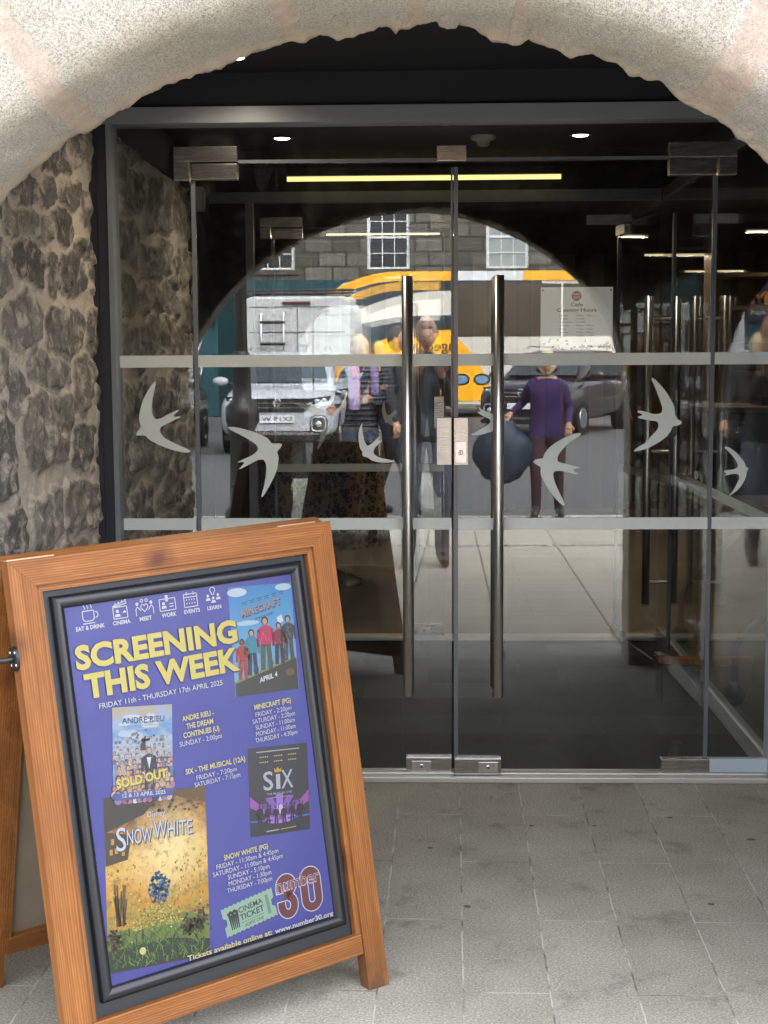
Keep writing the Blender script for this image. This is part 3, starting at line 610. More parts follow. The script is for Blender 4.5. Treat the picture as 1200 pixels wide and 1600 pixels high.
detector(0.07, 0.86, 'flat white ceiling detector just behind the front header')
def ledbar(x0, x1, y, z, label, mt=None, axis='x'):
    c = ((x0 + x1) / 2, y, z)
    t = thing('led_light', label, 'strip light', c, group='lit strip lights')
    gg = G(); d = 0.02
    if axis == 'x':
        gg.box(x0 - 0.01, x1 + 0.01, y - 0.018, y + 0.018, z + 0.013, z + 0.030, BLACK); gg.build('housing', t)
        if mt is not None:
            ld = bpy.data.lights.new('lamp', 'AREA'); ld.energy = 0.9; ld.color = (1.0, 0.78, 0.52); ld.shape = 'RECTANGLE'; ld.size = x1 - x0; ld.size_y = 0.012
            lo_ = bpy.data.objects.new('lamp', ld); COL.objects.link(lo_); lo_.location = (0, 0, -0.010); lo_.parent = t
        gg = G(); gg.tube([(x0, y, z), (x1, y, z)], 0.012 if mt is None else 0.007, mt or LEDM, 12); gg.build('tube', t)
        for xx in (x0 + 0.1, x1 - 0.1): gg = G(); gg.tube([(xx, y, z + 0.03), (xx, y, 2.452)], 0.003, BLACK, 6); gg.build('hanger', t)
ledbar(-0.715, 0.665, 2.40, 2.385, 'long yellow lit strip light above the inner doors')
ledbar(-0.75, 0.08, 5.7, 2.38, 'shorter strip light in the foyer beyond the inner doors', LEDW)
ledbar(1.50, 1.95, 5.2, 2.18, 'short strip light in the cafe behind the open inner leaf', LEDW)
ledbar(2.35, 2.95, 4.6, 2.18, 'strip light over the cafe counter, at the right edge', LEDW)
ledbar(2.2, 2.7, 7.6, 2.2, 'far strip light near the back wall of the cafe', LEDW)
g = G(); g.box(-1.127, -1.07, 1.90, 1.98, 2.185, 2.295, plain('sensor_plastic', '8f8e86', 0.5)); g.box(-1.07, -1.064, 1.915, 1.965, 2.2, 2.28, plain('sensor_plastic', '8f8e86', 0.5))
tag(g.build('alarm_sensor', bevel=0.006, origin=(-1.127, 1.94, 2.24)), 'small pale sensor box high on the dark lobby wall', 'sensor')

# cafe notice behind the right leaf
PAPER = plain('white_paper', (0.88, 0.89, 0.89), 0.35, 0, 0.03, 5, 0, 0.4)
nt_ = thing('paper_notice', 'white notice with cafe opening hours and coffee beans taped behind the right door', 'notice', (0.5065, 0.0075, 1.6175))
NY = 0.0075
g = G(); g.box(0.383, 0.630, NY, NY + 0.0006, 1.509, 1.726, PAPER); g.build('sheet', nt_)
def nf(x, y): return (0.383 + x * 0.247, NY - 0.0003, 1.509 + y * 0.217)
MAROON = ink2('6e1f33'); DKTX = ink2('2e282a'); BROWN = [ink2('7b4530'), ink2('4f2e24'), ink2('a06444')]
g = G()
put_text(g, text_fit('Cafe', 0.415, 0.585, 0.70, 0.055, 0.02), nf, MAROON); put_text(g, text_fit('Opening Hours', 0.225, 0.775, 0.615, 0.055, 0.02), nf, DKTX)
for k, (d, h) in enumerate((('Monday', '9:30am - 3:00pm'), ('Tuesday', 'CLOSED'), ('Wednesday', 'CLOSED'), ('Thursday', '9:30am - 3:00pm'), ('Friday', '9:30am - 9:00pm'), ('Saturday', '9:30am - 9:00pm'), ('Sunday', '10:30am - 5:00pm'))):
    yy = 0.545 - k * 0.053
    put_text(g, text2d(d, 0.036), lambda x, y, yy=yy: nf(0.262 + x, yy + y), DKTX); put_text(g, text2d(h, 0.036), lambda x, y, yy=yy: nf(0.49 + x, yy + y), DKTX)
g.build('lettering', nt_)
g = G()
cx_, cy_ = 0.497, 0.86
def disc(g, cx, cy, rx, ry, mt, fn, n=20, rot=0.0):
    vs = []
    for k in range(n):
        t = 2 * math.pi * k / n; a, b = rx * math.cos(t), ry * math.sin(t)
        vs.append(fn(cx + a * math.cos(rot) - b * math.sin(rot), cy + a * math.sin(rot) + b * math.cos(rot)))
    g.add(vs, [list(range(n))], mt)
disc(g, cx_, cy_, 0.068, 0.078, MAROON, nf, 28)
nf2 = lambda x, y: (nf(x, y)[0], NY - 0.0005, nf(x, y)[2])
g.add([nf2(*p) for p in ((0.445, 0.875), (0.55, 0.875), (0.55, 0.905), (0.445, 0.905))], [(0, 1, 2, 3)], ink2('c99da8'))
for k in range(4): g.add([nf2(*p) for p in ((0.455 + k * .025, 0.81), (0.468 + k * .025, 0.81), (0.47 + k * .025, 0.865), (0.453 + k * .025, 0.865))], [(0, 1, 2, 3)], ink2('c99da8'))
g.build('emblem', nt_)
g = G(); rr = random.Random(3)
for k in range(30):
    bx = rr.uniform(0.03, 0.97); by = rr.uniform(0.02, 0.07) if k < 19 else rr.uniform(0.06, 0.20)
    disc(g, bx, by, rr.uniform(0.018, 0.028), rr.uniform(0.013, 0.02), rr.choice(BROWN), nf, 12, rr.uniform(0, 3))
for bx, by in ((0.93, 0.12), (0.90, 0.09), (0.96, 0.08), (0.88, 0.06), (0.95, 0.05)): disc(g, bx, by, 0.03, 0.022, rr.choice(BROWN), nf2, 12, rr.uniform(0, 3))
g.build('coffee_beans', nt_)
for cx, cy in ((0.97, 0.95), (0.03, 0.95)): g = G(); disc(g, cx, cy, 0.012, 0.014, BLACK, nf2, 10); g.build('pin', nt_)
nt_.matrix_basis = AJAR @ nt_.matrix_basis

# ------------------------------------------------------------------ A-board under the arch
def rotbasis(yaw, tilt, roll):
    u = Vector((math.cos(yaw), math.sin(yaw), 0)); n = Vector((math.sin(yaw), -math.cos(yaw), 0))
    v = Vector((0, 0, 1)) * math.cos(tilt) - n * math.sin(tilt); n2 = n * math.cos(tilt) + Vector((0, 0, 1)) * math.sin(tilt)
    u2 = u * math.cos(roll) + v * math.sin(roll); v2 = -u * math.sin(roll) + v * math.cos(roll)
    return u2, v2, n2
bu, bv, bn = rotbasis(0.65251845, 0.15820508, 0.03553071)
BM = Matrix.Identity(4)
for i in range(3): BM[i][0] = bu[i]; BM[i][1] = bv[i]; BM[i][2] = bn[i]; BM[i][3] = (-0.5027015, -1.8668215, 0.57648601)[i]
def wood(name, axis):
    b = NB(name)
    s = {'v': (26, 1.6, 26), 'u': (1.6, 26, 26)}[axis]; v = b.coord(s); vo = b.coord()
    ws = b.n('ShaderNodeTexWave', {'Vector': b.coord({'v': (55, 1.5, 40), 'u': (1.5, 55, 40)}[axis]), 'Scale': 1.0, 'Distortion': 6.0, 'Detail': 3.0, 'Detail Scale': 0.6}, wave_type='BANDS', bands_direction='X' if axis == 'v' else 'Y').outputs['Fac']
    f = b.noise(v, 1.6, 6, 0.6, 0.6); fine = b.noise(b.coord({'v': (420, 14, 420), 'u': (14, 420, 420)}[axis]), 1.0, 2)
    c = b.mix(b.ramp(f, [(0.3, 0.0), (0.7, 1.0)]), (0.225, 0.078, 0.019), (0.345, 0.138, 0.038))
    c = b.mix(b.math('MULTIPLY', ws, 0.45), c, (0.075, 0.024, 0.007))
    c = b.mix(b.ramp(fine, [(0.35, 0.32), (0.55, 0.0)]), c, (0.075, 0.024, 0.007))
    # a few dark knots
    kv = b.n('ShaderNodeVectorMath', {0: vo, 1: b.n('ShaderNodeVectorMath', {0: b.n('ShaderNodeTexNoise', {'Vector': vo, 'Scale': 18.0}).outputs['Color'], 'Scale': 0.03}, operation='SCALE').outputs[0]}, operation='ADD').outputs[0]
    kn = b.n('ShaderNodeTexVoronoi', {'Vector': b.n('ShaderNodeMapping', {0: kv, 3: {'v': (1.4, 1, 1), 'u': (1, 1.4, 1)}[axis]}).outputs[0], 'Scale': 6.2, 'Randomness': 1.0})
    km = b.math('MULTIPLY', b.ramp(kn.outputs['Distance'], [(0.06, 0.8), (0.13, 0.5), (0.30, 0.0)]), b.math('GREATER_THAN', b.n('ShaderNodeSeparateColor', {0: kn.outputs['Color']}).outputs[0], 0.6)); c = b.mix(km, c, (0.065, 0.02, 0.010))
    c = b.mix(b.ramp(b.noise(vo, 5.0, 5, 0.65), [(0.48, 0.0), (0.72, 0.45)]), c, (0.13, 0.05, 0.018))
    sp_ = b.n('ShaderNodeSeparateXYZ', {0: vo}); ft_ = b.math('MULTIPLY', b.n('ShaderNodeMapRange', {0: sp_.outputs[1], 1: 0.10, 2: -0.02, 3: 0.0, 4: 1.0}).outputs[0], b.ramp(b.noise(vo, 22, 5, 0.7), [(0.35, 0.1), (0.65, 0.85)]))
    c = b.mix(ft_, c, (0.07, 0.045, 0.03))
    rgh = b.math('MULTIPLY_ADD', fine, 0.15, 0.36)
    return b.done(b.bsdf(c, rgh, 0, b.bump(b.math('ADD', fine, b.math('MULTIPLY', ws, 0.4)), 0.22, 0.002), **{'Specular IOR Level': 0.22}))
WV = wood('stained_pine_upright', 'v'); WU = wood('stained_pine_crosspiece', 'u')
MDF = plain('raw_hardboard', (0.23, 0.18, 0.125), 0.85, 0, 0.06, 20)
PANEL = plain('black_panel', '1d2024', 0.5, 0, 0.05, 10); SNAP = plain('black_snap_frame', '1a1c21', 0.28, 0, 0.06, 10)

ab = thing('a_board', 'wooden A-board with purple cinema poster standing in front of the glass doors', 'sandwich board', M=BM @ Matrix.Translation((0, -0.575, -0.15)))
HNG = Matrix.Translation((0, 0.50, -0.020)) @ Matrix.Rotation(math.radians(26.2), 4, 'X') @ Matrix.Translation((0, -0.50, 0.020))
def leaf(T, back=False):
    zf, zb = (0.018, -0.018) if not back else (-0.022, -0.056)
    lo = -0.600 if not back else -0.638
    for sgn in (-1, 1):
        b0 = lo + (0.028 if sgn < 0 and not back else 0)
        g = G(T); x0, x1, xi = sgn * 0.403, sgn * 0.346, sgn * 0.332
        g.prism([(x0, b0), (x0, 0.518), (x1, 0.518 - abs(x0 - x1)), (x1, b0)] if sgn > 0 else [(x0, b0), (x1, b0), (x1, 0.518 - abs(x0 - x1)), (x0, 0.518)], zb, zf, WV, 'z')
        g.prism([(x1 * 0.9995, -0.50), (x1 * 0.9995, 0.4605), (xi, 0.447), (xi, -0.50)] if sgn > 0 else [(x1 * 0.9995, -0.50), (xi, -0.50), (xi, 0.447), (x1 * 0.9995, 0.4605)], zb, zf - 0.007 if not back else zf - 0.001, WV, 'z')
        fixn(g.build('stile', ab, 0.0028))
    g = G(T); g.prism([(-0.4028, 0.5183), (-0.346, 0.4613), (0.346, 0.4613), (0.4028, 0.5183)], zb + 0.0005, zf + 0.0002, WU, 'z')
    g.prism([(-0.345, 0.4608), (-0.3325, 0.4475), (0.3325, 0.4475), (0.345, 0.4608)], zb, (zf - 0.007) if not back else zf - 0.001, WU, 'z'); fixn(g.build('top_rail', ab, 0.0025))
    g = G(T); g.box(-0.345, 0.345, -0.512, -0.464, zb + 0.002, zf - 0.002 if not back else zf + 0.002, WU); g.build('bottom_rail', ab, 0.0022)
leaf(BM)
leaf(BM @ HNG, True)
g = G(BM); g.box(-0.331, 0.331, -0.4635, 0.447, -0.014, -0.004, PANEL); g.build('front_panel', ab)
g = G(BM @ HNG); g.box(-0.331, 0.331, -0.4635, 0.447, -0.040, -0.036, MDF); g.box(-0.331, 0.331, -0.4634, 0.4469, -0.046, -0.0402, PANEL); g.lathe([(0.010, -0.0005), (0.006, 0.001), (0, 0.001)], 0, 0, BLACK, 12); g.build('back_panel', ab)
# bare strip of the hinge cap and its pale plates
g = G(BM); g.box(-0.398, 0.398, 0.512, 0.5205, -0.052, -0.0185, WU); g.build('top_cap', ab, 0.002)
for x0 in (-0.400, 0.26):
    g = G(BM); g.box(x0, x0 + 0.105, 0.5185, 0.5215, -0.012, 0.010, plain('pale_hinge_plate', 'b79a82', 0.4, 0.6)); g.build('hinge', ab, 0.0006)
g = G(BM)
g.T = BM @ Matrix.Translation((-0.404, 0.316, -0.002)) @ Matrix.Rotation(math.radians(-90), 4, 'Y')
g.lathe([(0.026, -0.001), (0.026, 0.003), (0.018, 0.0045), (0.009, 0.006)], 0, 0, BLACK, 20)
for a in range(4): g.lathe([(0.0035, 0.0042), (0.0035, 0.0055), (0, 0.006)], 0.0185 * math.cos(a * 1.57 + .8), 0.0185 * math.sin(a * 1.57 + .8), CHROME, 8)
g.tube([(0, 0, 0.004), (0, 0, 0.03), (-0.012, 0, 0.055), (-0.04, 0, 0.075), (-0.09, 0, 0.08)], [0.006, 0.006, 0.005, 0.0045, 0.004], BLACK, 10)
g.build('stay_hook', ab)
# snap frame: a rounded moulding round the sheet
sf = G(BM); ox, oy, ix, iy = 0.3135, 0.4335, 0.285, 0.405
prof_s = [(0, 0.0005), (0.0005, 0.011), (0.006, 0.0155), (0.014, 0.0165), (0.022, 0.0135), (0.0275, 0.0085), (0.0285, 0.004)]
cor = [(-1, -1), (1, -1), (1, 1), (-1, 1)]
for k in range(4):
    rings = []
    for (d, z) in prof_s:
        rings.append([(cor[j][0] * (ox - d), cor[j][1] * (oy - d), z - 0.004) for j in (k, (k + 1) % 4)])
    sf.grid(rings, SNAP, True)
sf.build('snap_frame', ab)

# ---- the printed sheet
BLUE = ink('5f5cae'); YEL = ink('f0dd6c'); YEL2 = ink('f2e6a0'); WHT = ink('eeeef4'); SHDW = ink('4b4a97')
PL = 0.00022
def pf(layer, rot=0.0, ox=0.0, oy=0.0):
    c, s = math.cos(math.radians(rot)), math.sin(math.radians(rot))
    return lambda x, y: ((ox + x * c - y * s) / 1000, (oy + x * s + y * c) / 1000, 0.0002 + layer * PL)
def poly(g, pts, mt, fn): g.add([fn(*p) for p in pts], [list(range(len(pts)))], mt)
def line(g, a, b, wd, mt, fn):
    dx, dy = b[0] - a[0], b[1] - a[1]; L = math.hypot(dx, dy) or 1; nx, ny = -dy / L * wd / 2, dx / L * wd / 2
    poly(g, [(a[0] + nx, a[1] + ny), (a[0] - nx, a[1] - ny), (b[0] - nx, b[1] - ny), (b[0] + nx, b[1] + ny)], mt, fn)
def pline(g, pts, wd, mt, fn, close=False):
    for a, b in zip(pts, pts[1:] + ([pts[0]] if close else [])): line(g, a, b, wd, mt, fn)
def circ(g, c, r, wd, mt, fn, n=16, a0=0, a1=360):
    pts = [(c[0] + r * math.cos(math.radians(a0 + (a1 - a0) * k / n)), c[1] + r * math.sin(math.radians(a0 + (a1 - a0) * k / n))) for k in range(n + 1)]
    pline(g, pts, wd, mt, fn)
def blob(g, cx, cy, rx, ry, mt, fn, n=14): disc(g, cx, cy, rx, ry, mt, fn, n)
def sheet_mat():
    b = NB('purple_poster_sheet'); v = b.coord()
    c = b.mix(b.ramp(b.noise(v, 6, 3), [(0.3, 0.0), (0.7, 1.0)]), [x * 0.33 for x in hexc('5a5bb2')], [x * 0.33 for x in hexc('6163bb')])
    return b.done(b.bsdf(c, 0.40, 0, b.bump(b.noise(v, 5, 2), 0.25, 0.02), **{'Coat Weight': 0.12, 'Coat Roughness': 0.15, 'Specular IOR Level': 0.3}))
SHEET = sheet_mat()
g = G(BM); g.box(-0.2865, 0.2865, -0.4065, 0.4065, -0.0038, 0.0002, SHEET); poster = g.build('poster', ab)

g = G(BM)                                               # headline, dates and show times
f0, f1 = pf(16), pf(15)
for (t, x0, x1, y, h) in (('SCREENING', -275, 121, 272, 48), ('THIS WEEK', -262, 118, 208, 49)):
    vf = text_fit(t, x0, x1, y, h, 0.042, 1.02)
    put_text(g, ([(x + 3, y_ - 3) for x, y_ in vf[0]], vf[1]), f1, SHDW); put_text(g, vf, f0, YEL)
def T_(t, x0, x1, y, h, mt, bold=0.0, lay=16, rot=0.0):
    put_text(g, text_fit(t, 0, x1 - x0, 0, h, bold), pf(lay, rot, x0, y), mt)
T_('FRIDAY 11th - THURSDAY 17th APRIL 2025', -235, 68, 180, 11.5, WHT, 0.004)
T_('ANDRE RIEU -', -44, 36, 117, 11.5, YEL2, 0.025); T_('THE DREAM', -36, 32, 98.5, 11.5, YEL2, 0.025); T_('CONTINUES (U)', -46, 45, 80, 11.5, YEL2, 0.025); T_('SUNDAY - 2:00pm', -58, 49, 62.5, 11, WHT)
T_('MINECRAFT (PG)', 141, 240, 109, 11.5, YEL2, 0.025)
for k, (s_, a, b_) in enumerate((('FRIDAY - 2:20pm', 142, 239), ('SATURDAY - 2:20pm', 132, 247), ('SUNDAY - 11:00am', 138, 244), ('MONDAY - 11:00am', 137, 244), ('THURSDAY - 4:30pm', 133, 247))): T_(s_, a, b_, 92 - k * 14.6, 10.5, WHT)
T_('SIX - THE MUSICAL (12A)', -52, 101, -0.5, 11.5, YEL2, 0.025); T_('FRIDAY - 7:20pm', -27, 76, -18.5, 10.5, WHT); T_('SATURDAY - 7:15pm', -34, 83, -33, 10.5, WHT)
T_('SNOW WHITE (PG)', 15, 131, -209, 11.5, YEL2, 0.025)
for k, (s_, a, b_) in enumerate((('FRIDAY - 11:30am & 4:45pm', -6, 156), ('SATURDAY - 11:00am & 4:45pm', -17, 166), ('SUNDAY - 5:10pm', 19, 128), ('MONDAY - 1:30pm', 19, 131), ('THURSDAY - 7:00pm', 13, 131))): T_(s_, a, b_, -224.5 - k * 14.6, 10.5, WHT)
T_('Tickets available online at:', -104, 113, -403, 11.5, YEL2, 0.022); T_('www.number30.org', 121, 281, -404, 11.5, WHT, 0.022)
g.build('lettering', poster)

# six white pictograms with captions
g = G(BM); F = pf(3)
for t, x0, x1 in (('EAT & DRINK', -264, -197), ('CINEMA', -178, -136), ('MEET', -114, -84), ('WORK', -60, -23), ('EVENTS', -4, 36), ('LEARN', 55, 91)): put_text(g, text_fit(t, x0, x1, 352, 8.5, 0.03), F, WHT)
W_ = 2.0
pline(g, [(-245, 392), (-245, 374), (-240, 370), (-224, 370), (-219, 374), (-219, 392)], W_, WHT, F, True); circ(g, (-216, 382), 6.5, W_, WHT, F, 10, -90, 90); line(g, (-246, 365), (-218, 365), W_, WHT, F)
for k in (-240, -232, -224): pline(g, [(k, 396), (k + 1.5, 399), (k - 1, 402), (k, 405)], 1.6, WHT, F)
x = -174; pline(g, [(x, 390), (x, 365), (x + 33, 365), (x + 33, 390)], W_, WHT, F, True)
pline(g, [(x, 393), (x + 32, 401), (x + 33, 396), (x, 391)], W_, WHT, F, True)
for k in range(4): line(g, (x + 4 + 8 * k, 393 + 2 * k), (x + 8 + 8 * k, 399 + 2 * k), 3, WHT, F)
blob(g, x + 10, 381, 3.6, 3.8, WHT, F); poly(g, [(x + 3, 369), (x + 5, 375), (x + 15, 375), (x + 17, 369)], WHT, F); poly(g, [(x + 21, 376), (x + 27, 382), (x + 30, 378), (x + 30, 376)], WHT, F)
x = -116
for k in (0, 11.5, 23, 34): 
    if k in (0, 34): blob(g, x + k, 390, 3.6, 3.8, WHT, F)
    else: circ(g, (x + k, 396), 3.2, W_, WHT, F, 10)
pline(g, [(x + 17, 371), (x + 8, 381), (x + 10, 387), (x + 14, 388), (x + 17, 384), (x + 20, 388), (x + 24, 387), (x + 26, 381)], W_, WHT, F, True)
pline(g, [(x - 4, 364), (x - 4, 378), (x, 384), (x + 8, 374)], W_, WHT, F); pline(g, [(x + 38, 364), (x + 38, 378), (x + 34, 384), (x + 26, 374)], W_, WHT, F)
x = -62; pline(g, [(x, 392), (x, 366), (x + 39, 366), (x + 39, 392)], W_, WHT, F, True); poly(g, [(x + 15, 386), (x + 15, 400), (x + 22, 400), (x + 22, 386)], WHT, F)
blob(g, x + 10, 382, 3.6, 3.8, WHT, F); poly(g, [(x + 4, 371), (x + 6, 377), (x + 15, 377), (x + 17, 371)], WHT, F)
for k in range(2): line(g, (x + 24, 380 - 6 * k), (x + 34, 380 - 6 * k), W_, WHT, F)
x = -1; pline(g, [(x, 395), (x, 366), (x + 33, 366), (x + 33, 395)], W_, WHT, F, True); line(g, (x, 388), (x + 33, 388), W_, WHT, F); line(g, (x + 8, 392), (x + 8, 400), W_, WHT, F); line(g, (x + 25, 392), (x + 25, 400), W_, WHT, F)
for k in range(4):
    for j in range(2): blob(g, x + 6.5 + 6.5 * k, 382 - 8 * j, 1.6, 1.6, WHT, F, 8)
x = 73; circ(g, (x, 396), 6.5, W_, WHT, F, 14, -60, 240); pline(g, [(x - 3, 390), (x - 3, 386), (x + 3, 386), (x + 3, 390)], W_, WHT, F)
for k in (-35, 0, 35): line(g, (x + 10 * math.sin(math.radians(k)), 396 + 10 * math.cos(math.radians(k))), (x + 14 * math.sin(math.radians(k)), 396 + 14 * math.cos(math.radians(k))), 1.6, WHT, F)
for dx, dy in ((-13, 380), (13, 380), (0, 374)):
    blob(g, x + dx, dy + 3.5, 3.2, 3.4, WHT, F); poly(g, [(x + dx - 6.5, dy - 7), (x + dx - 4, dy - 1.5), (x + dx + 4, dy - 1.5), (x + dx + 6.5, dy - 7)], WHT, F)
g.build('pictogram_row', poster)

# four small film pictures (plain stand-ins of the same sizes and colours)
def art_mat(name, stops, nscale, rough=0.42, axis=1, lo=0.0, hi=1.0, wob=0.3, dots=None, glow=None):
    b = NB(name); v = b.coord(); sx = b.n('ShaderNodeSeparateXYZ', {0: v})
    t = b.n('ShaderNodeMapRange', {0: sx.outputs[axis], 1: lo + 0.575, 2: hi + 0.575, 3: 0.0, 4: 1.0}).outputs[0]
    t = b.math('ADD', t, b.math('MULTIPLY', b.math('SUBTRACT', b.noise(v, nscale, 6, 0.65), 0.5), wob))
    c = b.ramp(t, [(p_, [x * 0.33 for x in c_]) for p_, c_ in stops])
    if glow:
        gx, gy, gr, gc_ = glow; d = b.math('POWER', b.math('ADD', b.math('POWER', b.math('SUBTRACT', sx.outputs[0], gx), 2.0), b.math('POWER', b.math('SUBTRACT', sx.outputs[1], gy + 0.575), 2.0)), 0.5)
        d = b.math('ADD', d, b.math('MULTIPLY', b.math('SUBTRACT', b.noise(v, 60, 6, 0.7), 0.5), 0.08))
        c = b.mix(b.ramp(b.math('DIVIDE', d, gr), [(0.0, 0.9), (1.0, 0.0)]), c, [x * 0.45 for x in gc_])
    if dots: c = b.mix(b.ramp(b.noise(v, dots[0], 4, 0.7), [(0.52, 0.0), (0.7, dots[1])]), c, dots[2])
    return b.done(b.bsdf(c, rough, 0))
def person_shape(g, x, y, h, top, leg, skin, hair, fn, lean=0.0):
    k = h / 100
    poly(g, [(x - 13 * k, y), (x - 10 * k, y + 48 * k), (x - 1 * k + lean, y + 48 * k), (x - 3 * k, y)], leg, fn); poly(g, [(x + 4 * k, y), (x + 0 * k + lean, y + 48 * k), (x + 10 * k + lean, y + 48 * k), (x + 14 * k, y)], leg, fn)
    poly(g, [(x - 11 * k + lean, y + 46 * k), (x - 15 * k + lean, y + 78 * k), (x - 6 * k + lean, y + 84 * k), (x + 6 * k + lean, y + 84 * k), (x + 15 * k + lean, y + 78 * k), (x + 11 * k + lean, y + 46 * k)], top, fn)
    line(g, (x - 15 * k + lean, y + 77 * k), (x - 18 * k + lean, y + 44 * k), 6.5 * k, top, fn); line(g, (x + 15 * k + lean, y + 77 * k), (x + 18 * k + lean, y + 46 * k), 6.5 * k, top, fn)
    f2 = lambda a, b_: (fn(a, b_)[0], fn(a, b_)[1], fn(a, b_)[2] + 0.00008)
    rq = random.Random(int(x * 10 + y))
    if h > 60:
        for q_ in range(26):
            px_, py_ = x + lean + rq.uniform(-12, 12) * k, y + rq.uniform(4, 82) * k; line(g, (px_, py_), (px_ + rq.uniform(-3, 3) * k, py_ + rq.uniform(3, 12) * k), rq.uniform(0.6, 1.8), ink(rq.choice(('2a2a30', '5a5048', '8a7868', '3c4450', 'a89888'))) , f2)
    blob(g, x + lean * 1.1, y + 93 * k, 7.5 * k, 8.6 * k, hair, fn, 12); blob(g, x + lean * 1.1, y + 91.5 * k, 5 * k, 6.4 * k, skin, f2, 10)
def film(name, cx, cy, wd, ht, rot, base, draw, label=None, lay=1):
    g = G(BM); fn = pf(lay, rot, cx, cy); poly(g, [(-wd / 2, -ht / 2), (wd / 2, -ht / 2), (wd / 2, ht / 2), (-wd / 2, ht / 2)], base, fn)
    draw(g, lambda l: pf(lay + l, rot, cx, cy)); o = g.build(name, poster)
    if label: o['label'] = label
SKIN1, SKIN2 = ink('d8a58c'), ink('8a5a44')
def d_sky(g, L):
    f = L(1)
    blob(g, -62, 112, 26, 10, ink('d7e6f2'), f, 18); blob(g, 62, 116, 22, 8, ink('cfe2f0'), f, 18); blob(g, -40, 40, 30, 6, ink('bcd9ee'), f, 18)
    poly(g, [(-84, -125), (84, -125), (84, -52), (-84, -96)], ink('3f3d38'), f); poly(g, [(-84, -96), (84, -52), (84, -48), (-84, -91)], ink('8f9a45'), L(2))
    for x, y, h, tp, lg in ((-62, -88, 92, 'c0392f', 'b03a35'), (-36, -80, 104, '2f97ad', '2d3a55'), (2, -72, 122, 'd3255f', '50604f'), (38, -62, 96, '9a3040', '2c3550'), (64, -56, 104, '3d4652', '4a4f52')):
        person_shape(g, x, y, h, ink(tp), ink(lg), SKIN1 if x > -50 else SKIN2, ink('33241f'), L(3), 3)
    blob(g, 64, -84, 12, 9, ink('7a5a3c'), L(3)); poly(g, [(42, 30), (56, 36), (52, 52), (38, 46)], ink('e6f1f8'), L(2))
    for t, x0, x1, y, h, mt in (('MINECRAFT', -52, 58, 62, 15, '8e8a92'),):
        put_text(g, text_fit(t, 0, 112, 0, h, 0.05), lambda x, y: L(3)(-54 + x * 0.976 - y * 0.21, 52 + x * 0.21 + y), ink('3c3a40')); put_text(g, text_fit(t, 0, 112, 0, h, 0.04), lambda x, y: L(4)(-55.5 + x * 0.976 - y * 0.21, 54 + x * 0.21 + y), ink('a39ca4'))
    put_text(g, text_fit('MOVIE', 0, 50, 0, 5.5), lambda x, y: L(4)(-18 + x * 0.976, 45 + x * 0.21 + y), ink('2c4a66'))
    put_text(g, text_fit('APRIL 4', 0, 50, 0, 11, 0.03), lambda x, y: L(4)(-20 + x * 0.976, -100 + x * 0.21 + y), WHT)
    for k in range(6):
        x = -52 + k * 20; line(g, (x, 86 + k * 3.6), (x + 14, 89 + k * 3.6), 1.6, ink('2b4a70'), L(2)); line(g, (x + 2, 82 + k * 3.6), (x + 13, 84 + k * 3.6), 1.4, ink('2b4a70'), L(2))
film('film_picture', 191, 266, 170, 250, -3.4, art_mat('sky_print', [(0.0, hexc('8fb9d8')), (0.5, hexc('6fb6e6')), (1.0, hexc('2f8fd4'))], 12, axis=1, lo=0.14, hi=0.40), d_sky, 'film picture with blue sky and a row of five people')
